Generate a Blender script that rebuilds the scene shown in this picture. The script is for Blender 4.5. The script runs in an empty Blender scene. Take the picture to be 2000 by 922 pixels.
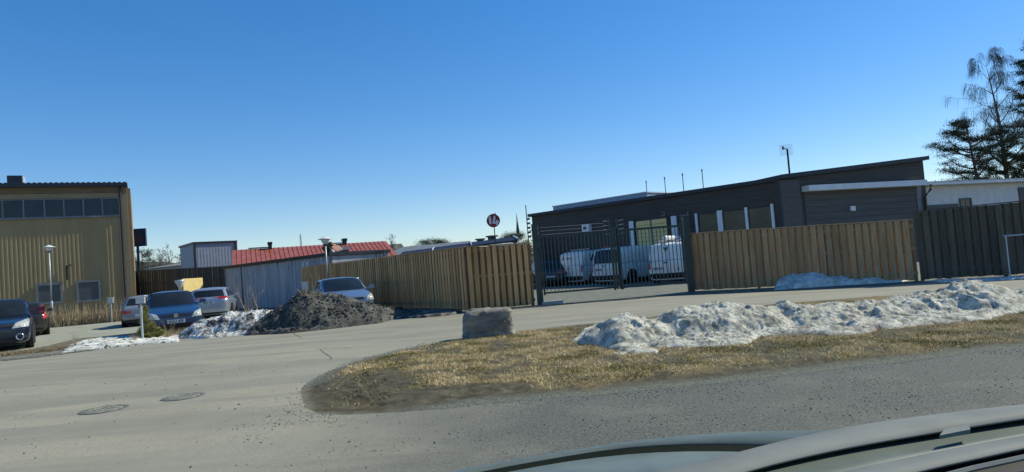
import bpy, bmesh, math, random
import numpy as np
from mathutils import Vector, Matrix
from mathutils.bvhtree import BVHTree
random.seed(7); rng = np.random.default_rng(7)
SC = bpy.context.scene; COL = SC.collection
# ------------------------------------------------------------ camera, sky, sun
FPX = 1300.0; CAMZ = 1.45
PITCH = math.radians(2.415); ROLL = math.radians(4.5)
FV = Vector((0, math.cos(PITCH), math.sin(PITCH))); U0 = Vector((0, -math.sin(PITCH), math.cos(PITCH))); R0 = Vector((1, 0, 0))
RV = math.cos(ROLL)*R0 - math.sin(ROLL)*U0; UV = math.sin(ROLL)*R0 + math.cos(ROLL)*U0
CAMP = Vector((0, 0, CAMZ))
cd = bpy.data.cameras.new('camera'); cam = bpy.data.objects.new('camera', cd); COL.objects.link(cam)
cd.sensor_width = 36; cd.lens = 36*FPX/2000; cd.clip_start = 0.05; cd.clip_end = 5000
mw = Matrix((RV, UV, -FV)).transposed().to_4x4(); mw.translation = CAMP; cam.matrix_world = mw
SC.camera = cam
SUN_EL = math.radians(41); SUN_AZ = math.radians(24)      # azimuth measured from +X towards +Y
sun_dir = Vector((math.cos(SUN_AZ)*math.cos(SUN_EL), math.sin(SUN_AZ)*math.cos(SUN_EL), math.sin(SUN_EL)))
W = bpy.data.worlds.new('World'); SC.world = W; W.use_nodes = True
nt = W.node_tree; bg = nt.nodes['Background']
sky = nt.nodes.new('ShaderNodeTexSky'); sky.sky_type = 'NISHITA'; sky.sun_disc = False
sky.sun_elevation = SUN_EL; sky.sun_rotation = math.pi/2 - SUN_AZ
sky.altitude = 100; sky.air_density = 1.0; sky.dust_density = 0.1; sky.ozone_density = 3.2
hs_ = nt.nodes.new('ShaderNodeHueSaturation'); hs_.inputs['Saturation'].default_value = 1.50; hs_.inputs['Hue'].default_value = 0.503; hs_.inputs['Value'].default_value = 1.20
gm_ = nt.nodes.new('ShaderNodeGamma'); gm_.inputs[1].default_value = 0.80; nt.links.new(sky.outputs[0], gm_.inputs[0]); nt.links.new(gm_.outputs[0], hs_.inputs['Color']); tn_ = nt.nodes.new('ShaderNodeMix'); tn_.data_type = 'RGBA'; tn_.blend_type = 'MULTIPLY'; tn_.inputs[0].default_value = 1.0; nt.links.new(hs_.outputs[0], tn_.inputs[6]); tn_.inputs[7].default_value = (0.88, 0.91, 1.0, 1); nt.links.new(tn_.outputs[2], bg.inputs[0]); bg.inputs[1].default_value = 0.15
sl = bpy.data.lights.new('sun', 'SUN'); sl.energy = 4.8; sl.angle = math.radians(0.53); sl.color = (1, 0.96, 0.78)
so = bpy.data.objects.new('sun', sl); COL.objects.link(so); so.rotation_euler = sun_dir.to_track_quat('Z', 'Y').to_euler()
SC.view_settings.view_transform = 'Standard'; SC.view_settings.look = 'None'
SC.view_settings.exposure = 0.13; SC.view_settings.gamma = 1
SC.render.resolution_x = 1024; SC.render.resolution_y = 472

# ------------------------------------------------------------ photograph -> place
def ray(px, py): return FV + RV*((px-1000)/FPX) + UV*((461-py)/FPX)
def RZ(px, py, z=0.0):
    d = ray(px, py); t = (z-CAMZ)/d.z; p = CAMP + d*t; return Vector((p.x, p.y, z))
def AY(px, py, Y):
    d = ray(px, py); return CAMP + d*(Y/d.y)
def v2(p): return Vector((p[0], p[1], 0))

# ------------------------------------------------------------ materials
MATS = {}
def nodes(name):
    m = bpy.data.materials.new(name); m.use_nodes = True; n = m.node_tree
    return m, n, n.nodes['Principled BSDF']
def surf(name, c1, c2=None, scale=4.0, rough=0.8, metal=0.0, bump=0.0, bscale=None, stretch=(1, 1, 1), detail=6, spec=0.4, coat=0.0,
         rnd=0.0, lo=0.35, hi=0.65, coords='Object', specks=None, bdist=0.02):
    if name in MATS: return MATS[name]
    m, n, b = nodes(name); L = n.links.new
    b.inputs['Roughness'].default_value = rough; b.inputs['Metallic'].default_value = metal
    b.inputs['Specular IOR Level'].default_value = spec; b.inputs['Coat Weight'].default_value = coat
    tc = n.nodes.new('ShaderNodeTexCoord'); mp = n.nodes.new('ShaderNodeMapping'); mp.inputs['Scale'].default_value = stretch
    L(tc.outputs[coords], mp.inputs[0])
    if rnd > 0:
        oi = n.nodes.new('ShaderNodeObjectInfo'); vm = n.nodes.new('ShaderNodeVectorMath'); vm.operation = 'SCALE'
        vm.inputs[0].default_value = (37, 91, 53); L(oi.outputs['Random'], vm.inputs['Scale']); L(vm.outputs[0], mp.inputs['Location'])
    no = n.nodes.new('ShaderNodeTexNoise'); no.inputs['Scale'].default_value = scale; no.inputs['Detail'].default_value = detail
    no.inputs['Roughness'].default_value = 0.62; L(mp.outputs[0], no.inputs['Vector'])
    cr = n.nodes.new('ShaderNodeValToRGB'); cr.color_ramp.elements[0].position = lo; cr.color_ramp.elements[1].position = hi
    cr.color_ramp.elements[0].color = (*c1, 1); cr.color_ramp.elements[1].color = (*(c2 or c1), 1)
    L(no.outputs[0], cr.inputs[0]); out = cr.outputs[0]
    if specks:
        sc, thr, col = specks
        n2 = n.nodes.new('ShaderNodeTexNoise'); n2.inputs['Scale'].default_value = sc; n2.inputs['Detail'].default_value = 3; L(mp.outputs[0], n2.inputs['Vector'])
        r2 = n.nodes.new('ShaderNodeValToRGB'); r2.color_ramp.elements[0].position = thr; r2.color_ramp.elements[1].position = thr+0.06
        r2.color_ramp.elements[0].color = (0, 0, 0, 1); L(n2.outputs[0], r2.inputs[0])
        mx = n.nodes.new('ShaderNodeMix'); mx.data_type = 'RGBA'; L(r2.outputs[0], mx.inputs[0]); L(out, mx.inputs[6]); mx.inputs[7].default_value = (*col, 1); out = mx.outputs[2]
    if rnd > 0:
        ma = n.nodes.new('ShaderNodeMapRange'); ma.inputs[3].default_value = 1-rnd; ma.inputs[4].default_value = 1+rnd*0.6; L(oi.outputs['Random'], ma.inputs[0])
        mx = n.nodes.new('ShaderNodeVectorMath'); mx.operation = 'SCALE'; L(out, mx.inputs[0]); L(ma.outputs[0], mx.inputs['Scale']); out = mx.outputs[0]
    L(out, b.inputs['Base Color'])
    if bump > 0:
        bn = n.nodes.new('ShaderNodeTexNoise'); bn.inputs['Scale'].default_value = bscale or scale*4; bn.inputs['Detail'].default_value = 8; bn.inputs['Roughness'].default_value = 0.7
        L(mp.outputs[0], bn.inputs['Vector'])
        bu = n.nodes.new('ShaderNodeBump'); bu.inputs['Strength'].default_value = bump; bu.inputs['Distance'].default_value = bdist; L(bn.outputs[0], bu.inputs['Height']); L(bu.outputs[0], b.inputs['Normal'])
    MATS[name] = m; return m

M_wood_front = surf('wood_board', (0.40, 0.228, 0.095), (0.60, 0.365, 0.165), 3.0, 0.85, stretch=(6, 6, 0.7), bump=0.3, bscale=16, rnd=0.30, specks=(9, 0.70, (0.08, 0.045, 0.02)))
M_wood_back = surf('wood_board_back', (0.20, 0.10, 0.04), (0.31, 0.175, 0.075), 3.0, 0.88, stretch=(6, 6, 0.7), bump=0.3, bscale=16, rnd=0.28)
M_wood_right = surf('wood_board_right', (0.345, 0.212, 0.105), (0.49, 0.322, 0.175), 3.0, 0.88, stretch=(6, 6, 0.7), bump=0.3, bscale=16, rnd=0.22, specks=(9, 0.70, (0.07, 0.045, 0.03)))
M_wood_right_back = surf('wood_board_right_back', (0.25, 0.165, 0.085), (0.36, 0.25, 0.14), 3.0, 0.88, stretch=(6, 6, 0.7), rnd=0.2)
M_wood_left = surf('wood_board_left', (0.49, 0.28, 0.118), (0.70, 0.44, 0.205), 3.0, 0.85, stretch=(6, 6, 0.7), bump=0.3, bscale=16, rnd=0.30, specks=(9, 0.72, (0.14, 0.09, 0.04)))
M_wood_left_back = surf('wood_board_left_back', (0.12, 0.075, 0.035), (0.19, 0.12, 0.06), 3.0, 0.88, stretch=(6, 6, 0.7), rnd=0.28)  # recess shade behind the front boards put into a darker wood
M_darkwood = surf('dark_stained_wood', (0.036, 0.036, 0.034), (0.06, 0.058, 0.052), 3.0, 0.85, stretch=(5, 5, 0.6), rnd=0.18)
M_greywood = surf('grey_stained_wood', (0.080, 0.070, 0.050), (0.122, 0.108, 0.080), 3.0, 0.85, stretch=(5, 5, 0.8), rnd=0.30)
M_gate = surf('dark_green_steel', (0.012, 0.028, 0.025), (0.020, 0.040, 0.036), 6, 0.45, metal=0.0, spec=0.5)
M_bar = surf('green_steel_bar', (0.020, 0.046, 0.046), (0.035, 0.066, 0.064), 6, 0.4, spec=0.6)
M_concrete = surf('concrete', (0.30, 0.29, 0.27), (0.42, 0.41, 0.38), 8, 0.9, bump=0.3)
M_yellow = surf('ochre_cladding', (0.29, 0.205, 0.095), (0.345, 0.255, 0.125), 1.2, 0.6, stretch=(1, 1, 0.25), bump=0.05)
M_yellow_trim = surf('ochre_trim', (0.25, 0.185, 0.10), (0.30, 0.23, 0.13), 2, 0.6)
M_fascia = surf('brown_fascia_wood', (0.15, 0.095, 0.045), (0.23, 0.15, 0.075), 2, 0.75, stretch=(0.4, 0.4, 3))
M_roofdark = surf('dark_roof_sheet', (0.012, 0.018, 0.030), (0.025, 0.032, 0.045), 4, 0.45)
M_glass = surf('window_glass', (0.018, 0.024, 0.030), (0.030, 0.038, 0.046), 1.0, 0.06, spec=0.4, bump=0.015, bscale=1.5, bdist=0.1)
M_tint = surf('olive_tinted_glass', (0.070, 0.062, 0.040), (0.105, 0.092, 0.062), 1.5, 0.22, spec=0.25)
M_blind = surf('dim_window_blind', (0.075, 0.08, 0.08), (0.11, 0.115, 0.11), 3, 0.5)
M_frame = surf('pale_window_frame', (0.17, 0.175, 0.18), (0.22, 0.225, 0.23), 6, 0.5)
M_white_frame = surf('white_window_frame', (0.62, 0.66, 0.68), (0.75, 0.78, 0.8), 6, 0.5)
M_black = surf('black_plastic', (0.012, 0.012, 0.013), (0.02, 0.02, 0.021), 8, 0.6)
M_rubber = surf('tyre_rubber', (0.012, 0.012, 0.012), (0.022, 0.022, 0.021), 20, 0.85)
M_rim = surf('alloy_rim', (0.25, 0.25, 0.26), (0.34, 0.34, 0.35), 10, 0.35, metal=0.7)
M_chrome = surf('chrome', (0.6, 0.6, 0.6), (0.7, 0.7, 0.7), 5, 0.15, metal=1.0)
M_redlight = surf('red_lamp_glass', (0.35, 0.012, 0.012), (0.5, 0.03, 0.02), 12, 0.15, spec=0.8)
M_headlight = surf('headlight_glass', (0.30, 0.30, 0.26), (0.62, 0.62, 0.54), 14, 0.10, spec=0.9)
M_plate = surf('number_plate_white', (0.55, 0.57, 0.6), (0.62, 0.64, 0.66), 5, 0.5)
M_print = surf('black_print', (0.01, 0.01, 0.012), None, 5, 0.6)
M_bluep = surf('blue_print', (0.015, 0.045, 0.20), None, 5, 0.5)
M_greyb = surf('grey_building_board', (0.050, 0.047, 0.042), (0.074, 0.070, 0.063), 2.0, 0.75, stretch=(0.3, 0.3, 6), bump=0.1)
M_greyb2 = surf('grey_building_panel', (0.080, 0.079, 0.076), (0.108, 0.106, 0.102), 2.0, 0.7, stretch=(0.4, 0.4, 5))
M_white = surf('white_plaster', (0.60, 0.59, 0.56), (0.70, 0.69, 0.66), 3.0, 0.9, bump=0.12, bscale=30)
M_whitemetal = surf('white_painted_metal', (0.66, 0.68, 0.70), (0.76, 0.78, 0.8), 3, 0.45)
M_parapet = surf('pale_grey_sheet', (0.30, 0.36, 0.44), (0.36, 0.42, 0.50), 3, 0.4)
M_yellowboard = surf('yellow_plywood', (0.62, 0.46, 0.17), (0.75, 0.58, 0.25), 5, 0.7)
M_door = surf('lit_yellow_door', (0.80, 0.62, 0.26), (0.88, 0.70, 0.34), 5, 0.7)  # extra brightness of light on the doors put into the yellow
M_shed = surf('weathered_grey_sheet', (0.26, 0.275, 0.31), (0.42, 0.43, 0.46), 1.1, 0.6, stretch=(2.2, 2.2, 0.35), specks=(1.7, 0.66, (0.10, 0.10, 0.13)))
M_bluebox = surf('blue_grey_cladding', (0.21, 0.24, 0.30), (0.26, 0.29, 0.35), 2, 0.5)
M_redroof = surf('red_roof_sheet', (0.29, 0.072, 0.038), (0.40, 0.12, 0.065), 1.4, 0.42, stretch=(1, 1, 1), bump=0.05, specks=(3.0, 0.70, (0.20, 0.07, 0.05)))
M_redpatch = surf('faded_roof_sheet', (0.40, 0.21, 0.14), (0.48, 0.26, 0.18), 3, 0.6)
M_wallbeige = surf('beige_wall', (0.36, 0.35, 0.32), (0.44, 0.43, 0.40), 3, 0.8)
M_greyroof = surf('grey_roof_sheet', (0.14, 0.155, 0.16), (0.20, 0.215, 0.22), 2, 0.5)
M_panel = surf('navy_roof_panel', (0.012, 0.020, 0.045), (0.022, 0.032, 0.06), 2, 0.7, spec=0.15)
M_galv = surf('galvanised_steel', (0.42, 0.44, 0.45), (0.55, 0.57, 0.58), 9, 0.45, metal=0.3)
M_lampwhite = surf('white_lamp_shade', (0.60, 0.61, 0.60), (0.70, 0.71, 0.70), 9, 0.4)
M_signred = surf('dark_red_sign', (0.20, 0.018, 0.014), (0.30, 0.03, 0.02), 7, 0.6)
M_signwhite = surf('sign_white', (0.62, 0.62, 0.66), (0.74, 0.74, 0.78), 12, 0.6)
M_billb = surf('billboard_dark', (0.012, 0.018, 0.022), (0.020, 0.026, 0.030), 5, 0.5)
M_billr = surf('billboard_red', (0.16, 0.022, 0.012), None, 5, 0.6)
M_rock = surf('rock', (0.05, 0.05, 0.046), (0.42, 0.385, 0.31), 2.2, 0.9, bump=1.0, bscale=9, specks=(7, 0.68, (0.42, 0.42, 0.38)), detail=14, stretch=(0.8, 0.8, 2.2), lo=0.3, hi=0.75)
M_snow = surf('dirty_snow', (0.20, 0.19, 0.145), (0.66, 0.635, 0.52), 5.5, 0.88, bump=1.0, bscale=34, detail=15, lo=0.35, hi=0.58, specks=(24, 0.60, (0.20, 0.185, 0.14)), coords='Object', bdist=0.03)
M_snowclean = surf('cleaner_snow', (0.42, 0.41, 0.36), (0.76, 0.75, 0.68), 3, 0.8, bump=0.6, bscale=22, specks=(14, 0.62, (0.2, 0.18, 0.14)))
M_cinder = surf('grit_mound', (0.018, 0.019, 0.018), (0.13, 0.128, 0.108), 3.4, 0.95, bump=0.9, bscale=26, detail=12, specks=(13, 0.66, (0.34, 0.33, 0.30)), bdist=0.04)
M_bark = surf('bark', (0.06, 0.045, 0.035), (0.13, 0.10, 0.075), 5, 0.9, bump=0.5)
M_birch = surf('birch_bark', (0.09, 0.08, 0.075), (0.22, 0.21, 0.20), 5, 0.9)
M_twig = surf('twigs', (0.055, 0.042, 0.036), (0.10, 0.075, 0.06), 3, 0.9)
M_twigfar = surf('far_twigs', (0.11, 0.095, 0.085), (0.17, 0.15, 0.13), 3, 0.9)
M_needle = surf('pine_needles', (0.014, 0.030, 0.012), (0.045, 0.070, 0.026), 1.2, 0.85)
M_needle2 = surf('sapling_needles', (0.17, 0.18, 0.045), (0.36, 0.34, 0.11), 6, 0.8)
M_pebble = surf('pebble_grey', (0.035, 0.038, 0.032), (0.30, 0.30, 0.24), 30, 0.9, lo=0.3, hi=0.8)
M_iron = surf('cast_iron', (0.09, 0.09, 0.075), (0.20, 0.195, 0.155), 12, 0.6, metal=0.1, bump=0.4)
M_hill = surf('distant_forest', (0.030, 0.034, 0.032), (0.075, 0.072, 0.066), 0.12, 0.95, detail=10)
M_island_dirt = surf('dirt_grit', (0.05, 0.045, 0.032), (0.16, 0.14, 0.10), 9, 0.95)
M_dice = surf('dirty_ice', (0.03, 0.03, 0.026), (0.30, 0.29, 0.24), 4.5, 0.85, bump=0.8, bscale=22, detail=12, lo=0.46, hi=0.68)
M_yard = surf('yard_asphalt', (0.12, 0.125, 0.098), (0.19, 0.195, 0.15), 2.2, 0.9, bump=0.3, bscale=40, specks=(60, 0.62, (0.07, 0.07, 0.07)))
M_lot = surf('parking_asphalt', (0.25, 0.25, 0.19), (0.34, 0.335, 0.255), 0.9, 0.9, bump=0.2, bscale=60)
M_verge = surf('gravel_verge', (0.10, 0.098, 0.075), (0.24, 0.23, 0.17), 5.0, 0.95, bump=0.7, bscale=45, specks=(50, 0.6, (0.05, 0.05, 0.05)))
M_ground = surf('dry_ground', (0.10, 0.085, 0.055), (0.20, 0.17, 0.11), 0.5, 0.95, detail=8)
M_hood = surf('silver_green_paint', (0.075, 0.095, 0.08), (0.15, 0.175, 0.15), 3.0, 0.42, metal=0.0, spec=0.3)
M_reflgrey = surf('grey_dash_reflection', (0.15, 0.16, 0.145), (0.21, 0.22, 0.20), 4, 0.7, spec=0.2)  # grey of the windscreen reflections, painted on solid strips
M_refldark = surf('dark_dash_reflection', (0.085, 0.105, 0.085), (0.12, 0.145, 0.12), 6, 0.6, spec=0.25)  # dark part of the windscreen reflection as a surface colour
M_gap_shade = surf('gap_shade', (0.022, 0.030, 0.036), (0.035, 0.045, 0.05), 5, 0.5)  # shadow in the bonnet crease put into a dark colour
M_linepaint = surf('worn_white_paint', (0.5, 0.5, 0.48), (0.62, 0.62, 0.6), 12, 0.8)

def straw_mat():
    m, n, b = nodes('straw_grass'); L = n.links.new; b.inputs['Roughness'].default_value = 0.9; b.inputs['Specular IOR Level'].default_value = 0.1
    g = n.nodes.new('ShaderNodeNewGeometry'); no = n.nodes.new('ShaderNodeTexNoise'); no.inputs['Scale'].default_value = 1.3; no.inputs['Detail'].default_value = 5
    L(g.outputs['Position'], no.inputs['Vector'])
    no2 = n.nodes.new('ShaderNodeTexNoise'); no2.inputs['Scale'].default_value = 60; L(g.outputs['Position'], no2.inputs['Vector'])
    ad = n.nodes.new('ShaderNodeMath'); ad.operation = 'MULTIPLY_ADD'; L(no2.outputs[0], ad.inputs[0]); ad.inputs[1].default_value = 0.42; L(no.outputs[0], ad.inputs[2])
    cr = n.nodes.new('ShaderNodeValToRGB'); e = cr.color_ramp.elements
    e[0].position = 0.56; e[0].color = (0.13, 0.135, 0.045, 1); e[1].position = 0.88; e[1].color = (0.42, 0.29, 0.15, 1)
    e2 = cr.color_ramp.elements.new(0.67); e2.color = (0.40, 0.31, 0.13, 1); e3 = cr.color_ramp.elements.new(0.75); e3.color = (0.74, 0.60, 0.34, 1)
    L(ad.outputs[0], cr.inputs[0])
    n3 = n.nodes.new('ShaderNodeTexNoise'); n3.inputs['Scale'].default_value = 34; n3.inputs['Detail'].default_value = 4; n3.inputs['Roughness'].default_value = 0.8; L(g.outputs['Position'], n3.inputs['Vector'])
    mr = n.nodes.new('ShaderNodeMapRange'); mr.inputs[1].default_value = 0.36; mr.inputs[2].default_value = 0.62; mr.inputs[3].default_value = 0.62; mr.inputs[4].default_value = 1.55; L(n3.outputs[0], mr.inputs[0])
    vs = n.nodes.new('ShaderNodeVectorMath'); vs.operation = 'SCALE'; L(cr.outputs[0], vs.inputs[0]); L(mr.outputs[0], vs.inputs['Scale']); L(vs.outputs[0], b.inputs['Base Color']); return m
M_straw = straw_mat()
M_weed = surf('dead_weeds', (0.19, 0.14, 0.075), (0.42, 0.335, 0.21), 9, 0.9)

def road_mat():
    # pale dusty asphalt that turns darker and coarser on the side road in the foreground
    m, n, b = nodes('dusty_asphalt'); L = n.links.new; b.inputs['Roughness'].default_value = 0.88; b.inputs['Specular IOR Level'].default_value = 0.25
    g = n.nodes.new('ShaderNodeNewGeometry'); sep = n.nodes.new('ShaderNodeSeparateXYZ'); L(g.outputs['Position'], sep.inputs[0])
    def noise(sc, det, vec=None, rough=0.6):
        q = n.nodes.new('ShaderNodeTexNoise'); q.inputs['Scale'].default_value = sc; q.inputs['Detail'].default_value = det; q.inputs['Roughness'].default_value = rough
        L(vec or g.outputs['Position'], q.inputs['Vector']); return q.outputs[0]
    def math_(op, a, bb, c=None):
        q = n.nodes.new('ShaderNodeMath'); q.operation = op
        for i, x in enumerate((a, bb, c)):
            if x is None: continue
            if isinstance(x, (int, float)): q.inputs[i].default_value = x
            else: L(x, q.inputs[i])
        return q.outputs[0]
    def ramp(x, p0, p1, c0=(0, 0, 0), c1=(1, 1, 1)):
        q = n.nodes.new('ShaderNodeValToRGB'); q.color_ramp.elements[0].position = p0; q.color_ramp.elements[1].position = p1
        q.color_ramp.elements[0].color = (*c0, 1); q.color_ramp.elements[1].color = (*c1, 1); L(x, q.inputs[0]); return q.outputs[0]
    def mix(f, a, bb):
        q = n.nodes.new('ShaderNodeMix'); q.data_type = 'RGBA'
        for i, x in ((0, f), (6, a), (7, bb)):
            if isinstance(x, tuple): q.inputs[i].default_value = (*x, 1)
            elif isinstance(x, float): q.inputs[i].default_value = x
            else: L(x, q.inputs[i])
        return q.outputs[2]
    # streaks along the driving direction
    mp = n.nodes.new('ShaderNodeMapping'); mp.inputs['Rotation'].default_value = (0, 0, math.radians(-38)); mp.inputs['Scale'].default_value = (0.10, 1.5, 1)
    L(g.outputs['Position'], mp.inputs[0])
    wob = n.nodes.new('ShaderNodeVectorMath'); wob.operation = 'ADD'
    nz = n.nodes.new('ShaderNodeTexNoise'); nz.inputs['Scale'].default_value = 0.12; L(g.outputs['Position'], nz.inputs['Vector'])
    sc_ = n.nodes.new('ShaderNodeVectorMath'); sc_.operation = 'SCALE'; sc_.inputs['Scale'].default_value = 4.0; L(nz.outputs['Color'], sc_.inputs[0])
    L(mp.outputs[0], wob.inputs[0]); L(sc_.outputs[0], wob.inputs[1])
    streak = noise(1.0, 5, wob.outputs[0], 0.55)
    base = mix(ramp(streak, 0.44, 0.58), (0.235, 0.225, 0.175), (0.385, 0.345, 0.245))
    base = mix(ramp(noise(0.6, 6), 0.40, 0.68), base, (0.31, 0.29, 0.225))
    base = mix(math_('MULTIPLY', ramp(noise(0.33, 8, None, 0.7), 0.50, 0.66), 0.55), base, (0.225, 0.20, 0.15))
    base = mix(math_('MULTIPLY', ramp(noise(7, 6, None, 0.75), 0.50, 0.70), 0.35), base, (0.19, 0.18, 0.145))
    fine = noise(38, 6, None, 0.7)
    base = mix(ramp(fine, 0.30, 0.62), (0.21, 0.21, 0.165), base)
    coarse = mix(ramp(noise(48, 4, None, 0.8), 0.36, 0.64), (0.020, 0.023, 0.022), (0.175, 0.18, 0.155))
    coarse = mix(math_('MULTIPLY', ramp(noise(0.9, 6), 0.50, 0.75), 0.6), coarse, (0.185, 0.185, 0.15))
    # where: right of a line that leaves the grass tip towards the camera's side
    side = math_('MULTIPLY_ADD', sep.outputs[1], 0.10, sep.outputs[0])             # x + 0.1 y
    side = math_('ADD', side, math_('MULTIPLY', math_('SUBTRACT', noise(0.8, 5), 0.5), 2.2))
    fx = ramp(math_('MULTIPLY_ADD', side, 0.25, 0.62), 0.12, 0.80)
    near = ramp(math_('MULTIPLY_ADD', sep.outputs[1], -0.2, 2.35), 0.25, 0.50)      # only nearer than the grass island
    f = math_('MULTIPLY', fx, near)
    edge = math_('MULTIPLY', f, 0.92)
    col = mix(edge, base, coarse)
    L(col, b.inputs['Base Color'])
    bu = n.nodes.new('ShaderNodeBump'); bu.inputs['Strength'].default_value = 0.35; bu.inputs['Distance'].default_value = 0.012
    L(math_('ADD', math_('MULTIPLY', noise(120, 4, None, 0.8), math_('MULTIPLY_ADD', f, 1.6, 0.5)), math_('MULTIPLY', streak, 0.5)), bu.inputs['Height']); L(bu.outputs[0], b.inputs['Normal'])
    return m
M_road = road_mat()
def island_mat():
    m, n, b = nodes('earth_and_turf'); L = n.links.new; b.inputs['Roughness'].default_value = 0.95; b.inputs['Specular IOR Level'].default_value = 0.1
    at = n.nodes.new('ShaderNodeAttribute'); at.attribute_name = 'turf'
    g = n.nodes.new('ShaderNodeNewGeometry')
    def noise(sc, det=6):
        q = n.nodes.new('ShaderNodeTexNoise'); q.inputs['Scale'].default_value = sc; q.inputs['Detail'].default_value = det; q.inputs['Roughness'].default_value = 0.7; L(g.outputs['Position'], q.inputs['Vector']); return q.outputs[0]
    def ramp(x, p0, p1, c0, c1):
        q = n.nodes.new('ShaderNodeValToRGB'); q.color_ramp.elements[0].position = p0; q.color_ramp.elements[1].position = p1
        q.color_ramp.elements[0].color = (*c0, 1); q.color_ramp.elements[1].color = (*c1, 1); L(x, q.inputs[0]); return q.outputs[0]
    earth = ramp(noise(6), 0.3, 0.7, (0.042, 0.037, 0.025), (0.15, 0.132, 0.086))
    grit = ramp(noise(70, 3), 0.38, 0.66, (0.05, 0.052, 0.045), (0.26, 0.265, 0.205))
    turf = ramp(noise(25), 0.3, 0.7, (0.11, 0.085, 0.045), (0.30, 0.235, 0.12))
    at2 = n.nodes.new('ShaderNodeAttribute'); at2.attribute_name = 'grit'
    m1 = n.nodes.new('ShaderNodeMix'); m1.data_type = 'RGBA'; L(at2.outputs['Fac'], m1.inputs[0]); L(earth, m1.inputs[6]); L(grit, m1.inputs[7])
    m2 = n.nodes.new('ShaderNodeMix'); m2.data_type = 'RGBA'; L(at.outputs['Fac'], m2.inputs[0]); L(m1.outputs[2], m2.inputs[6]); L(turf, m2.inputs[7])
    at3 = n.nodes.new('ShaderNodeAttribute'); at3.attribute_name = 'dust'
    m3 = n.nodes.new('ShaderNodeMix'); m3.data_type = 'RGBA'; L(at3.outputs['Fac'], m3.inputs[0]); L(m2.outputs[2], m3.inputs[6]); m3.inputs[7].default_value = (0.31, 0.305, 0.23, 1)
    L(m3.outputs[2], b.inputs['Base Color'])
    bu = n.nodes.new('ShaderNodeBump'); bu.inputs['Strength'].default_value = 0.6; bu.inputs['Distance'].default_value = 0.02; L(noise(60, 6), bu.inputs['Height']); L(bu.outputs[0], b.inputs['Normal'])
    return m
M_island = island_mat()
def paint(name, col, metal=0.35, rough=0.28): return surf(name, tuple(c*0.9 for c in col), tuple(c*1.08 for c in col), 3.0, rough, metal=metal, coat=0.6)

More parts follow.
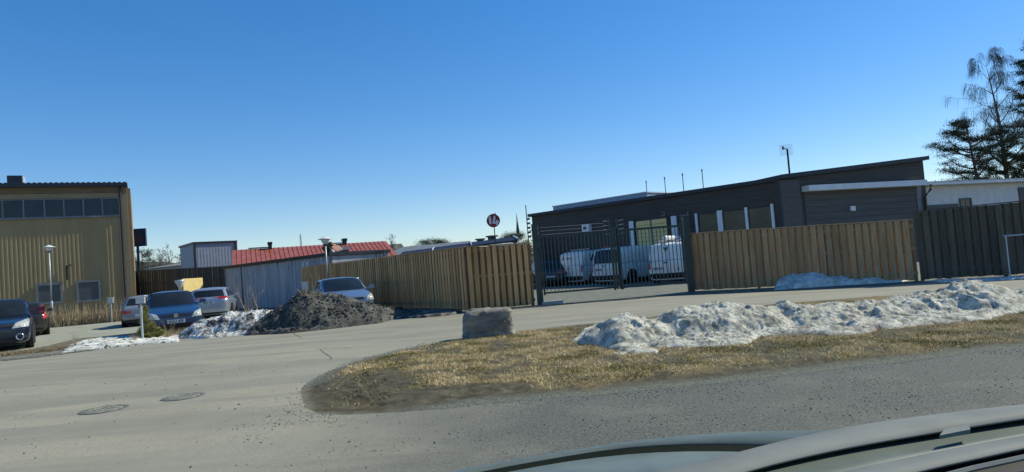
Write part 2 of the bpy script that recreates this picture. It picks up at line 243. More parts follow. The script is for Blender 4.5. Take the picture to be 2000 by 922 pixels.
# ------------------------------------------------------------ mesh helpers
ORG = {}
def org(p): return ORG.get(p.name, Vector((0, 0, 0))) if p else Vector((0, 0, 0))
def prop(o, label=None, cat=None, group=None, kind=None):
    if label: o['label'] = label
    if cat: o['category'] = cat
    if group: o['group'] = group
    if kind: o['kind'] = kind
    return o
def thing(name, label, cat, loc=(0, 0, 0), group=None, rz=0.0):
    o = bpy.data.objects.new(name, None); COL.objects.link(o); o.location = loc; o.rotation_euler.z = rz; o.empty_display_size = 0.2
    ORG[o.name] = Vector(loc); return prop(o, label, cat, group)
class MB:
    def __init__(s): s.v = []; s.f = []
    def add(s, vs, fs):
        k = len(s.v); s.v += [tuple(p) for p in vs]; s.f += [tuple(i+k for i in f) for f in fs]; return s
    def obox(s, c, ax, ay, az):
        c, ax, ay, az = map(Vector, (c, ax, ay, az)); vs = [c+sx*ax+sy*ay+sz*az for sz in (-1, 1) for sy in (-1, 1) for sx in (-1, 1)]
        return s.add(vs, [(0, 2, 3, 1), (4, 5, 7, 6), (0, 1, 5, 4), (2, 6, 7, 3), (0, 4, 6, 2), (1, 3, 7, 5)])
    def box(s, c, size, rz=0.0):
        cs, sn = math.cos(rz), math.sin(rz)
        return s.obox(c, (cs*size[0]/2, sn*size[0]/2, 0), (-sn*size[1]/2, cs*size[1]/2, 0), (0, 0, size[2]/2))
    def tube(s, pts, rads, n=6, cap=True):
        pts = [Vector(p) for p in pts]; k = len(s.v)
        if isinstance(rads, (int, float)): rads = [rads]*len(pts)
        for i, p in enumerate(pts):
            d = (pts[min(i+1, len(pts)-1)]-pts[max(i-1, 0)]).normalized()
            a = d.cross(Vector((0, 0, 1)) if abs(d.z) < 0.9 else Vector((1, 0, 0))).normalized(); b = d.cross(a)
            for j in range(n):
                t = 2*math.pi*j/n; s.v.append(tuple(p+rads[i]*(math.cos(t)*a+math.sin(t)*b)))
        for i in range(len(pts)-1):
            for j in range(n):
                a0 = k+i*n+j; a1 = k+i*n+(j+1) % n; s.f.append((a0, a1, a1+n, a0+n))
        if cap: s.f.append(tuple(k+j for j in range(n))[::-1]); s.f.append(tuple(k+(len(pts)-1)*n+j for j in range(n)))
        return s
    def lathe(s, c, prof, n=16, axis='z'):
        c = Vector(c); k = len(s.v)
        for (r, h) in prof:
            for j in range(n):
                t = 2*math.pi*j/n; x, y = r*math.cos(t), r*math.sin(t)
                s.v.append(tuple(c+(Vector((x, y, h)) if axis == 'z' else Vector((x, h, y)))))
        for i in range(len(prof)-1):
            for j in range(n):
                a0 = k+i*n+j; a1 = k+i*n+(j+1) % n; s.f.append((a0, a1, a1+n, a0+n))
        s.f.append(tuple(k+j for j in range(n))[::-1]); s.f.append(tuple(k+(len(prof)-1)*n+j for j in range(n))); return s
    def prism(s, poly, vec):
        n = len(poly); poly = [Vector(p) for p in poly]; vec = Vector(vec)
        return s.add(poly+[p+vec for p in poly], [tuple(range(n))[::-1], tuple(range(n, 2*n))]+[(i, (i+1) % n, (i+1) % n+n, i+n) for i in range(n)])
    def build(s, name, mat, parent=None, smooth=False, world=True, recalc=True):
        me = bpy.data.meshes.new(name); o0 = org(parent) if world else Vector((0, 0, 0))
        me.from_pydata([(p[0]-o0.x, p[1]-o0.y, p[2]-o0.z) for p in s.v], [], s.f); me.materials.append(mat)
        if recalc:
            bm = bmesh.new(); bm.from_mesh(me); bmesh.ops.recalc_face_normals(bm, faces=bm.faces); bm.to_mesh(me); bm.free()
        if smooth: me.polygons.foreach_set('use_smooth', [True]*len(me.polygons))
        me.update(); o = bpy.data.objects.new(name, me); COL.objects.link(o)
        if parent: o.parent = parent; ORG[o.name] = o0.copy() if world else Vector((0, 0, 0))
        return o
def npmesh(name, V, F, mat, parent=None, smooth=False, uniform=3):
    me = bpy.data.meshes.new(name); V = np.asarray(V, np.float32); F = np.asarray(F, np.int32)
    me.vertices.add(len(V)); me.vertices.foreach_set('co', V.ravel()); me.loops.add(F.size); me.loops.foreach_set('vertex_index', F.ravel())
    me.polygons.add(len(F)); me.polygons.foreach_set('loop_start', np.arange(len(F), dtype=np.int32)*F.shape[1]); me.polygons.foreach_set('loop_total', np.full(len(F), F.shape[1], np.int32))
    if smooth: me.polygons.foreach_set('use_smooth', np.ones(len(F), bool))
    me.update(calc_edges=True); me.validate(); me.materials.append(mat); o = bpy.data.objects.new(name, me); COL.objects.link(o)
    if parent: o.parent = parent; ORG[o.name] = org(parent).copy()
    return o
def piece(src, loc, parent, rz=None, scale=None):
    o = src.copy(); COL.objects.link(o); o.parent = parent; o.location = loc
    if rz is not None: o.rotation_euler.z = rz
    if scale: o.scale = scale
    ORG[o.name] = Vector(loc); return o
def vn(x, y, seed=0):
    xi = np.floor(x).astype(np.int64); yi = np.floor(y).astype(np.int64); fx = x-xi; fy = y-yi; fx = fx*fx*(3-2*fx); fy = fy*fy*(3-2*fy)
    def h(a, b):
        q = (a*374761393+b*668265263+seed*1442695041) & 0xffffffff; q = ((q ^ (q >> 13))*1274126177) & 0xffffffff; return ((q ^ (q >> 16)) & 0xffff)/65535.0
    return (h(xi, yi)*(1-fx)+h(xi+1, yi)*fx)*(1-fy)+(h(xi, yi+1)*(1-fx)+h(xi+1, yi+1)*fx)*fy
def fbm(x, y, sc, o=4, seed=0, g=0.5):
    s = 0; a = 1; t = 0
    for i in range(o): s = s+a*vn(x*sc+i*17.3, y*sc+i*9.1, seed+i); t += a; a *= g; sc *= 2.03
    return s/t
def inpoly(X, Y, poly):
    ins = np.zeros(X.shape, bool); n = len(poly)
    for i in range(n):
        x0, y0 = poly[i][:2]; x1, y1 = poly[(i+1) % n][:2]
        c = ((y0 > Y) != (y1 > Y)) & (X < (x1-x0)*(Y-y0)/((y1-y0) if y1 != y0 else 1e-9)+x0); ins ^= c
    return ins
def distpoly(X, Y, poly):
    d = np.full(X.shape, 1e9); n = len(poly)
    for i in range(n):
        x0, y0 = poly[i][:2]; x1, y1 = poly[(i+1) % n][:2]; ux, uy = x1-x0, y1-y0; l2 = ux*ux+uy*uy+1e-12
        t = np.clip(((X-x0)*ux+(Y-y0)*uy)/l2, 0, 1); d = np.minimum(d, np.hypot(X-x0-t*ux, Y-y0-t*uy))
    return d
def heightfield(poly, res, hfun, base=0.0, margin=0.0):
    P = np.array([p[:2] for p in poly]); x0, y0 = P.min(0)-margin; x1, y1 = P.max(0)+margin
    xs = np.arange(x0, x1+res, res); ys = np.arange(y0, y1+res, res); X, Y = np.meshgrid(xs, ys)
    D = distpoly(X, Y, poly); I = inpoly(X, Y, poly); Z, keep, att = hfun(X, Y, np.where(I, D, -D))
    ny, nx = X.shape; idx = np.arange(nx*ny).reshape(ny, nx)
    q = np.stack([idx[:-1, :-1], idx[:-1, 1:], idx[1:, 1:], idx[1:, :-1]], -1).reshape(-1, 4)
    k = (keep[:-1, :-1] | keep[:-1, 1:] | keep[1:, 1:] | keep[1:, :-1]).reshape(-1); q = q[k]
    used = np.zeros(nx*ny, bool); used[q.ravel()] = True; re = np.cumsum(used)-1
    V = np.stack([X.ravel(), Y.ravel(), Z.ravel()+base], -1)[used]; return V, re[q], {a: w.ravel()[used] for a, w in att.items()}
def ragged(poly, step=0.4, amp=0.1, seed=3):
    out = []; n = len(poly)
    for i in range(n):
        a = Vector(poly[i][:2]); b = Vector(poly[(i+1) % n][:2]); L = (b-a).length; k = max(1, min(200, int(L/step))); nr = Vector((-(b-a).y, (b-a).x))/max(L, 1e-6)
        for j in range(k):
            p = a+(b-a)*j/k; w = float(fbm(np.array([p.x]), np.array([p.y]), 1.3, 4, seed)[0])-0.5
            out.append(p+nr*w*2*amp*(0 if j == 0 else 1))
    return out
def sheet(name, poly, z, mat, amp=0.0, step=0.4, zfn=None):
    pts = ragged(poly, step, amp) if amp else [Vector(p[:2]) for p in poly]
    bm = bmesh.new(); vs = [bm.verts.new((p.x, p.y, z)) for p in pts]; es = [bm.edges.new((vs[i], vs[(i+1) % len(vs)])) for i in range(len(vs))]
    bmesh.ops.triangle_fill(bm, edges=es, use_beauty=True, normal=(0, 0, 1)); bmesh.ops.recalc_face_normals(bm, faces=bm.faces)
    me = bpy.data.meshes.new(name); bm.to_mesh(me); bm.free()
    if me.polygons and me.polygons[0].normal.z < 0: me.flip_normals()
    me.materials.append(mat); o = bpy.data.objects.new(name, me); COL.objects.link(o); o['kind'] = 'structure'; return o
def textmesh(s, size, bold=0.0, shear=0.0):
    cu = bpy.data.curves.new('text', 'FONT'); cu.body = s; cu.size = size; cu.align_x = 'CENTER'; cu.align_y = 'CENTER'; cu.extrude = 0.004; cu.offset = bold; cu.shear = shear
    o = bpy.data.objects.new('text', cu); COL.objects.link(o); bpy.context.view_layer.update()
    me = bpy.data.meshes.new_from_object(o.evaluated_get(bpy.context.evaluated_depsgraph_get())); bpy.data.objects.remove(o); bpy.data.curves.remove(cu); return me
def puttext(name, s, size, mat, parent, M, bold=0.0, shear=0.0):
    me = textmesh(s, size, bold, shear); me.name = name; me.materials.clear(); me.materials.append(mat); me.transform(M); o = bpy.data.objects.new(name, me); COL.objects.link(o); o.parent = parent; return o
class Wall:   # an upright plane from a to b; s runs along it, off towards the camera
    def __init__(s, a, b):
        s.a = v2(a); s.b = v2(b); s.L = (s.b-s.a).length; s.d = (s.b-s.a)/s.L; n = Vector((s.d.y, -s.d.x, 0)); s.n = n if n.dot(-s.a) > 0 else -n
        s.rz = math.atan2(s.d.y, s.d.x)
    def P(s, u, off, z): return s.a+s.d*u+s.n*off+Vector((0, 0, z))
    def pick(s, px, py, off=0.0):
        d = ray(px, py); t = (s.a+s.n*off-CAMP).dot(s.n)/d.dot(s.n); p = CAMP+d*t; return (p-s.a).dot(s.d), p.z
    def box(s, mb, u0, u1, z0, z1, o0, o1):
        mb.obox(s.P((u0+u1)/2, (o0+o1)/2, (z0+z1)/2), s.d*(u1-u0)/2, s.n*(o1-o0)/2, (0, 0, (z1-z0)/2)); return mb
def frame_window(wall, root, u0, u1, z0, z1, fw, mf, mg, depth=0.06, name='window', o0=0.003):
    m = MB()
    for (a, b, c, d) in ((u0-fw, u1+fw, z0-fw, z0), (u0-fw, u1+fw, z1, z1+fw), (u0-fw, u0, z0, z1), (u1, u1+fw, z0, z1)): wall.box(m, a, b, c, d, o0, depth)
    w = m.build(name, mf, root); g = wall.box(MB(), u0, u1, z0, z1, o0+0.001, o0+(depth-o0)*0.4).build('pane', mg, w); return w
def corr(wall, root, name, mat, u0, u1, ztop, zbot, pitch=0.25, dep=0.035, off=0.0):
    # trapezoidal sheet; ztop may be a function of u
    zt = ztop if callable(ztop) else (lambda u: ztop); V = []; F = []; u = u0; i = 0
    pts = []
    while u < u1:
        pts += [(u, 0), (u+pitch*0.35, 0), (u+pitch*0.5, dep), (u+pitch*0.85, dep)]; u += pitch
    pts = [(min(a, u1), b) for a, b in pts]+[(u1, 0)]
    for a, b in pts: V += [wall.P(a, off+b, zbot), wall.P(a, off+b, zt(a))]
    for i in range(len(pts)-1): F.append((2*i, 2*i+2, 2*i+3, 2*i+1))
    return MB().add(V, F).build(name, mat, root, recalc=False)

# ------------------------------------------------------------ ground, road, lot
def gp(L): return [RZ(*p) for p in L]
S = 1500
sheet('ground', [(-S, -S), (S, -S), (S, S), (-S, S)], -0.004, M_ground)
far_edge = gp([(-60, 712), (60, 700), (140, 690), (300, 668), (420, 656), (560, 640), (680, 630), (760, 625), (860, 614), (920, 610.5), (1050, 599), (1120, 594), (1200, 588), (1370, 573.5), (1560, 566), (1750, 555), (1850, 550), (2000, 543)])
fe = [(-60, far_edge[0].y-9)]+[(-30, far_edge[0].y-3.5)]+[tuple(p[:2]) for p in far_edge]+[(22, 14.6), (40, 5), (60, -8)]
near = [(60, -60), (-60, -60)]
road = sheet('road', [Vector(p) for p in fe+near], 0.004, M_road, amp=0.05, step=0.35)
lot = sheet('parking_lot', [Vector(p) for p in [(-48, 13)]+[tuple(p[:2]) for p in gp([(-60, 706), (30, 690), (90, 676), (150, 662), (270, 650), (420, 640), (600, 628), (760, 612)])]]+[Vector(p) for p in [(-5, 25.5), (-11, 33), (-19, 42), (-24, 46.5), (-27.6, 38.3), (-50, 30)]], 0.004, M_lot, amp=0.05)
ed = [tuple(p[:2]) for p in far_edge]
verge_out = [(p[0]+0.0, p[1]+0.0) for p in ed]
vb = gp([(-60, 700), (60, 684), (140, 672), (300, 652), (420, 640), (560, 622), (680, 610), (770, 606), (860, 606)])
sheet('gravel_verge', [Vector(p) for p in ed[:9]]+[Vector(p[:2]) for p in vb[::-1]], 0.010, M_verge, amp=0.07, step=0.25)
yard = sheet('yard', [Vector(p[:2]) for p in gp([(1052, 598.5), (1200, 588), (1370, 572)])]+[Vector(p) for p in [(12, 19.4), (22, 30), (10, 50), (-6, 50), (-1, 23)]], 0.008, M_yard, amp=0.04)
sheet('road_shoulder', [Vector(p[:2]) for p in gp([(1350, 576), (1450, 572.5), (1560, 567), (1750, 556), (1850, 551), (2000, 544)])]+[Vector(p) for p in [(15.8, 18.4), (11.9, 19.9), (6.2, 23.3)]], 0.012, M_verge, amp=0.06, step=0.25)

def crack(pxs, w, i):
    pts = []
    for a, b in zip(pxs[:-1], pxs[1:]):
        p, q = RZ(*a), RZ(*b); k = max(3, int((q-p).length/0.12))
        for j in range(k): f = j/k; pts.append(p+(q-p)*f+Vector((random.uniform(-.03, .03), random.uniform(-.03, .03), 0)))
    V = []; F = []
    for j, p in enumerate(pts):
        ww = w*random.uniform(0.4, 1.2)*(0.3 if j in (0, len(pts)-1) else 1); d = (pts[min(j+1, len(pts)-1)]-pts[max(j-1, 0)]).normalized(); nn = Vector((-d.y, d.x, 0))*ww; V += [(p.x-nn.x, p.y-nn.y, 0.0075), (p.x+nn.x, p.y+nn.y, 0.0075)]
    F = [(2*j, 2*j+2, 2*j+3, 2*j+1) for j in range(len(pts)-1)]
    o = MB().add(V, F).build('road_crack', M_crack); o['kind'] = 'structure'
M_crack = surf('tar_crack', (0.07, 0.07, 0.055), (0.15, 0.15, 0.12), 9, 0.9)
for i, c in enumerate(([(618, 681), (700, 678)], [(626, 683), (652, 704)], [(560, 640), (590, 662)], [(40, 816), (80, 808)], [(672, 683), (700, 680)])): crack(c, 0.012, i)

# ------------------------------------------------------------ grass island with earth, tyre prints and turf
ISL = [Vector(p[:2]) for p in gp([(592, 775), (600, 750), (640, 727), (700, 706), (760, 690), (820, 676), (900, 664), (1010, 647), (1090, 639), (1200, 628), (1400, 604), (1700, 580), (2000, 566)])]
ISL += [Vector(p) for p in [(16, 12.6), (16, 7)]]+[Vector(p[:2]) for p in gp([(2200, 660), (1900, 690), (1700, 714), (1500, 738), (1300, 759), (1100, 777), (950, 788), (860, 800), (760, 806), (680, 810), (625, 808), (598, 796)])]
ISLR = ragged(ISL, 0.25, 0.07, 5)
earth_px = [((700, 770), 1.25)]
TIP = RZ(592, 775); 
def turf_mask(X, Y, D):
    # 1 where turf grows; bare earth near the western tip, along the edges and in patches
    dt = np.hypot(X-TIP.x, (Y-TIP.y)*1.3)
    a = np.clip((dt-1.45-0.8*(fbm(X, Y, 1.6, 4, 11)-0.5))/0.25, 0, 1)
    e = np.clip((D-0.22-0.55*(fbm(X, Y, 1.8, 4, 12)-0.35))/0.15, 0, 1)
    s = RZ(850, 775); p = np.clip((np.hypot((X-s.x)/1.3, (Y-s.y)/0.38)+0.9*(fbm(X, Y, 2.4, 4, 19)-0.5)-0.75)/0.2, 0, 1)
    h = np.clip((0.60-fbm(X, Y, 2.6, 5, 21))/0.06, 0, 1)*0.9+0.1*np.clip((0.8-fbm(X, Y, 2.6, 5, 21))/0.06, 0, 1)
    return a*e*p*h
def prints(X, Y):
    z = np.zeros_like(X)
    for (p, q, w, pit) in ((RZ(640, 772), RZ(740, 800), 0.13, 0.045), (RZ(650, 765), RZ(730, 712), 0.12, 0.05), (RZ(640, 800), RZ(760, 742), 0.10, 0.04), (RZ(700, 735), RZ(745, 790), 0.10, 0.05), (RZ(750, 806), RZ(890, 790), 0.12, 0.06), (RZ(715, 719), RZ(790, 705), 0.10, 0.07)):
        L = math.hypot(q.x-p.x, q.y-p.y); ux, uy = (q.x-p.x)/L, (q.y-p.y)/L; a = (X-p.x)*ux+(Y-p.y)*uy; b = -(X-p.x)*uy+(Y-p.y)*ux
        m = np.clip((w-np.abs(b))/0.02, 0, 1)*np.clip(a/0.1, 0, 1)*np.clip((L-a)/0.1, 0, 1)
        z += m*(-0.014+0.013*np.sign(np.sin(2*math.pi*(b/pit)+6*np.sin(a*7)*0.12))*0.8+0.004*np.sin(2*math.pi*a/0.05))
    return z
def hf_isl(X, Y, D):
    r = np.clip(D/0.7, 0, 1); r = r*r*(3-2*r)
    t = turf_mask(X, Y, D)
    Z = 0.0055+r*0.045+0.035*r*(fbm(X, Y, 0.9, 3, 2)-0.4)+0.016*np.clip(D/0.15, 0, 1)*(fbm(X, Y, 14, 4, 4)-0.5)+t*0.012+(1-t)*prints(X, Y)*np.clip(D/0.1, 0, 1)+(1-t)*np.clip((fbm(X, Y, 1.7, 3, 71)-0.45)/0.15, 0, 1)*np.clip((D-0.25)/0.3, 0, 1)*0.05*(fbm(X, Y, 16, 4, 72, 0.7)-0.45)
    up = RZ(740, 700); g = np.clip(((Y-8.9)*0.9+(fbm(X, Y, 2.2, 3, 33)-0.5)*0.9)/0.3, 0, 1)*np.clip((1.0-(D-0.1)/0.5), 0, 1)
    s2 = np.clip((0.35-D)/0.2, 0, 1)*np.clip((X+1.6)/0.8, 0, 1)
    dust = 0.8*np.clip((0.10-D+0.20*(fbm(X, Y, 3.5, 4, 61)-0.5))/0.22, 0, 1)*np.clip((1.5-np.hypot(X-TIP.x, Y-TIP.y)*0.75), 0, 1)
    Z = np.maximum(Z, 0.0055); return Z, D > 0, {'turf': t, 'grit': np.clip(g+s2, 0, 1), 'dust': dust}
V, Fq, att = heightfield(ISLR, 0.022, hf_isl)
m_ = V[:, 0] < 12
isl = npmesh('grass_island', V, Fq, M_island, smooth=True); isl['kind'] = 'structure'
for a in att:
    la = isl.data.attributes.new(a, 'FLOAT', 'POINT'); la.data.foreach_set('value', att[a].astype(np.float32))
IX0, IY0 = V[:, 0].min(), V[:, 1].min()
def blades(name, X, Y, Z, hmin, hmax, w, mat, lean=0.6, label=None):
    n = len(X); a = rng.uniform(0, 2*np.pi, n); h = rng.uniform(hmin, hmax, n); ln = rng.uniform(0.1, 1, n)*lean*h; la = rng.uniform(0, 2*np.pi, n)
    dx, dy = np.cos(a)*w/2, np.sin(a)*w/2
    A = np.stack([X-dx, Y-dy, Z], -1); B = np.stack([X+dx, Y+dy, Z], -1); C = np.stack([X+np.cos(la)*ln, Y+np.sin(la)*ln, Z+h], -1)
    V = np.stack([A, B, C], 1).reshape(-1, 3); F = np.arange(3*n).reshape(-1, 3); o = npmesh(name, V, F, mat); o['kind'] = 'stuff'
    if label: o['label'] = label
    o['category'] = 'grass'; return o
N = 330000; k_ = int(N); X = rng.uniform(-2.8, 11, k_); Y = 6.2+rng.uniform(0, 1, k_)**1.15*7.4
I = inpoly(X, Y, ISLR); X = X[I]; Y = Y[I]; D = distpoly(X, Y, ISL); t = turf_mask(X, Y, D); K = (rng.uniform(0, 1, len(X)) < 0.004+t*0.99) & (D > 0.10); X, Y, D, t = X[K], Y[K], D[K], t[K]
Zt, _, _ = hf_isl(X, Y, D)
blades('grass', X, Y, Zt-0.004, 0.010, 0.042, 0.010, M_straw, 1.6, 'short matted dead straw grass with green patches on the roadside island')

# stones
def stones(name, X, Y, Z, r, mat, label=None, kind='stuff'):
    n = len(X); base = np.array([(1, 0, 0), (0, 1, 0), (-1, 0, 0), (0, -1, 0), (0, 0, 1), (0.05, 0.02, -0.5)], float)
    tri = np.array([(0, 1, 4), (1, 2, 4), (2, 3, 4), (3, 0, 4), (1, 0, 5), (2, 1, 5), (3, 2, 5), (0, 3, 5)])
    a = rng.uniform(0, 2*np.pi, n); s = rng.uniform(0.6, 1.3, (n, 6, 1)); P = base[None]*s*r[:, None, None]; P[:, :, 2] *= 0.7
    c, sn = np.cos(a)[:, None], np.sin(a)[:, None]; x = P[:, :, 0]*c-P[:, :, 1]*sn; y = P[:, :, 0]*sn+P[:, :, 1]*c
    V = np.stack([x+X[:, None], y+Y[:, None], P[:, :, 2]+Z[:, None]], -1).reshape(-1, 3); F = (tri[None]+6*np.arange(n)[:, None, None]).reshape(-1, 3)
    o = npmesh(name, V, F, mat); o['kind'] = kind
    if label: o['label'] = label
    return o
px = []
n = 26000; X = rng.uniform(-3.5, 7, n); Y = rng.uniform(3.0, 8.5, n); D = np.where(inpoly(X, Y, ISLR), -1, distpoly(X, Y, ISL))
w = np.exp(-np.clip(D, 0, 9)/0.9)*0.9+0.10; w *= (fbm(X, Y, 1.4, 4, 50) > 0.52)*1.0+0.06; w *= np.clip((X+3.3)/1.0, 0, 1); K = (D > 0) & (rng.uniform(0, 1, n) < w)
A1 = (X[K], Y[K])
n = 14000; X = rng.uniform(-3, 0.8, n); Y = rng.uniform(7.6, 13.4, n); D = np.where(inpoly(X, Y, ISLR), 1, -1)*distpoly(X, Y, ISL); K = (D > -0.15) & (D < 0.55) & (Y > 8.6) & (rng.uniform(0, 1, n) < 0.8)
A2 = (X[K], Y[K]); n = 1500; A3 = (rng.uniform(-12, 0, n), rng.uniform(3.5, 12, n)); ok = ~inpoly(A3[0], A3[1], ISLR); A3 = (A3[0][ok][:420], A3[1][ok][:420])
X = np.concatenate([A1[0], A2[0], A3[0]]); Y = np.concatenate([A1[1], A2[1], A3[1]]); r = rng.gamma(1.6, 0.0022, len(X))+0.003; r = np.minimum(r, 0.012); r[-len(A3[0]):] *= 1.5
Z = np.where(inpoly(X, Y, ISLR), 0.045, 0.006)
prop(stones('gravel', X, Y, Z, r, M_pebble, 'loose grit and pebbles scattered around the grass island and over the road'), cat='gravel')
# gravel along the far road edge
tt = rng.uniform(0, 1, 5200); seg = np.array(ed); cum = np.linspace(0, 1, len(seg)); X = np.interp(tt, cum, seg[:, 0])+rng.normal(0, 0.15, 5200); Y = np.interp(tt, cum, seg[:, 1])+np.abs(rng.normal(0, 0.22, 5200)); K = (X > -16) & (X < 16)
prop(stones('edge_gravel', X[K], Y[K], np.full(K.sum(), 0.012), rng.uniform(0.008, 0.032, K.sum()), M_pebble, 'line of coarse gravel along the far edge of the road'), cat='gravel')

# ------------------------------------------------------------ heaps of snow and grit
def heap(name, label, cat, foot_px, bumps, mat, res=0.03, rough=0.10, seed=1, edge=0.35, ridge=0.0, base_h=0.12, kind=None, pts=None, zadd=None, pw=0.55, slope=3.0):
    poly = [Vector(p[:2]) for p in (gp(foot_px) if pts is None else pts)]; poly = ragged(poly, 0.2, 0.09, seed)
    def f(X, Y, D):
        e = np.clip(D/edge, 0, 1); e = np.sin(e*math.pi/2)**0.8
        Z = np.full(X.shape, base_h)
        for (c, rx, ry, h, rot) in bumps:
            cs, sn = math.cos(rot), math.sin(rot); u = ((X-c.x)*cs+(Y-c.y)*sn)/rx; v = (-(X-c.x)*sn+(Y-c.y)*cs)/ry; q = np.clip(1-(u*u+v*v), 0, 1); Z = np.maximum(Z, h*q**pw)
        wx = X+0.25*(fbm(X, Y, 2.1, 3, seed+40)-0.5); wy = Y+0.25*(fbm(X, Y, 2.1, 3, seed+41)-0.5)
        rg = 1-np.abs(2*fbm(wx, wy, 2.3, 4, seed+7)-1)
        Z = Z*(0.80+0.45*(fbm(wx, wy, 1.7, 3, seed)-0.4))+rough*(rg-0.75)*1.5*np.clip(Z/0.25, 0, 1)+rough*0.75*(fbm(wx, wy, 7, 4, seed+3, 0.6)-0.5)+rough*0.34*(fbm(X, Y, 26, 4, seed+9, 0.75)-0.5)
        if zadd: Z = Z+zadd(X, Y)
        Z = np.maximum(Z, 0.03); lim = np.maximum(D, 0)*slope*(0.75+0.5*fbm(X, Y, 3.1, 3, seed+55)); Z = Z*lim/(Z**3+np.maximum(lim, 1e-4)**3)**(1/3); return Z-0.02*(D < 0.03), D > 0, {}
    V, F, _ = heightfield(poly, res, f); V[:, 2] += 0.004
    c = Vector((float(V[:, 0].mean()), float(V[:, 1].mean()), 0)); V = V-np.array(c)
    o = npmesh(name, V, F, mat, smooth=True); o.location = c
    if kind: prop(o, label, None, None, kind)
    else: prop(o, label, cat)
    return o
def bmp(px, py, z, rx, ry, h, rot=0.0): p = RZ(px, py, z); return (p, rx, ry, h, rot)
# long snow bank on the island
SB = [(1108, 676), (1130, 655), (1170, 636), (1240, 634), (1330, 632), (1420, 628), (1560, 618), (1700, 606), (1850, 590), (1960, 578), (2080, 566), (2120, 596), (1990, 622), (1940, 634), (1860, 641), (1760, 652), (1700, 662), (1640, 668), (1560, 664), (1490, 668), (1460, 682), (1380, 690), (1300, 690), (1290, 700), (1230, 704), (1195, 695), (1180, 687)]
def B(px, py, D, rx, ry, rot=0.0):       # crest seen at (px,py), standing D metres away along the ground
    p = AY(px, py, D); return (Vector((p.x, p.y, 0)), rx, ry, max(p.z, 0.05), rot)
bumps = [B(1205, 607, 10.9, 0.75, 0.85), B(1260, 612, 11.0, 0.7, 0.7), B(1340, 594, 11.2, 0.9, 0.9), B(1400, 589, 11.2, 0.9, 0.95), B(1470, 593, 11.2, 0.9, 0.85), B(1545, 586, 11.3, 0.9, 0.85), B(1620, 588, 11.4, 0.85, 0.8),
         B(1690, 586, 11.4, 0.8, 0.8), B(1750, 575, 11.5, 0.8, 0.8), B(1815, 562, 11.5, 0.8, 0.85), B(1875, 549, 11.4, 0.75, 0.9), B(1915, 538, 11.3, 0.7, 0.9), B(1975, 566, 11.4, 0.8, 0.9), B(2060, 560, 11.4, 1.1, 0.9)]
bank = heap('snow_bank', 'long heap of dirty melting snow lying on the grass island beside the road', 'snow bank', SB, bumps, M_snow, 0.018, 0.125, 4, 0.30, base_h=0.15, pw=0.75, slope=1.15)
heap('snow_patch', 'low patch of icy snow at the near left foot of the long snow bank', 'snow patch', [(1192, 700), (1200, 690), (1240, 682), (1300, 680), (1306, 690), (1280, 699), (1230, 706), (1200, 705)], [bmp(1235, 690, 0.05, 0.55, 0.3, 0.09)], M_snow, 0.02, 0.03, 9, 0.12, base_h=0.05)
heap('snow_bank', 'small shaded snow heap against the foot of the right wooden fence', 'snow bank', [(1510, 568), (1520, 556), (1560, 546), (1620, 546), (1700, 545), (1790, 545), (1760, 552), (1690, 556), (1620, 560)], [B(1555, 530, 21.5, 0.8, 0.8), B(1580, 531, 21.2, 0.8, 0.8), B(1600, 536, 20.9, 1.1, 0.7), B(1670, 543, 20.5, 1.2, 0.6)], M_snowclean, 0.03, 0.10, 14, 0.3, base_h=0.09)
heap('snow_strip', 'thin line of leftover snow below the dark fence at far right', 'snow strip', [(1800, 552), (1840, 546), (1900, 545), (1990, 541), (2080, 536), (2080, 540), (1980, 546), (1890, 551)], [], M_snowclean, 0.04, 0.03, 16, 0.15, base_h=0.03)
heap('snow_strip', 'thin white snow strip between the road and the parking lot beside the sapling', 'snow strip', [(118, 690), (135, 676), (165, 666), (215, 659), (270, 658), (330, 655), (360, 655), (350, 668), (280, 674), (200, 682)], [bmp(190, 672, 0.1, 1.2, 0.7, 0.16, 0.2), bmp(260, 664, 0.1, 1.0, 0.6, 0.13, 0.2)], surf('cleaner_snow_left', (0.34, 0.33, 0.28), (0.80, 0.79, 0.70), 2.4, 0.75, bump=0.5, bscale=20, specks=(9, 0.56, (0.06, 0.06, 0.055))), 0.025, 0.09, 20, 0.25, base_h=0.06, slope=0.8)
# grit heaps by the parking lot
GM = [(345, 662), (380, 645), (440, 634), (520, 622), (600, 618), (700, 612), (775, 610), (784, 622), (700, 633), (600, 642), (520, 650), (430, 658), (370, 664)]
gb = [B(606, 550, 20.5, 1.1, 1.4), B(570, 585, 20.4, 1.1, 1.2), B(545, 598, 20.3, 1.0, 1.0), B(522, 612, 20.2, 0.9, 0.9), B(640, 556, 20.5, 1.3, 1.3),  B(655, 571, 20.5, 1.5, 1.3), B(690, 583, 20.6, 1.4, 1.2), B(725, 591, 20.9, 1.2, 1.0), B(590, 572, 20.4, 1.1, 1.2), B(755, 594, 21.3, 1.2, 0.9), B(785, 602, 21.4, 0.9, 0.7)]
mound = heap('grit_mound', 'tall dark heap of grit and earth in front of the blue hatchback', 'mound', None, gb, M_cinder, 0.025, 0.17, 31, 0.5, base_h=0.10, pw=0.8, slope=1.2, pts=[RZ(478, 656), RZ(490, 640), RZ(540, 620), RZ(600, 612), RZ(700, 605), RZ(790, 602), RZ(815, 614), RZ(740, 632), RZ(640, 644), RZ(560, 652)])
M_dsnow = surf('gritty_snow', (0.07, 0.07, 0.068), (0.66, 0.66, 0.62), 3.2, 0.85, bump=0.8, bscale=22, detail=14, lo=0.42, hi=0.56, specks=(15, 0.58, (0.06, 0.058, 0.055)), bdist=0.04)
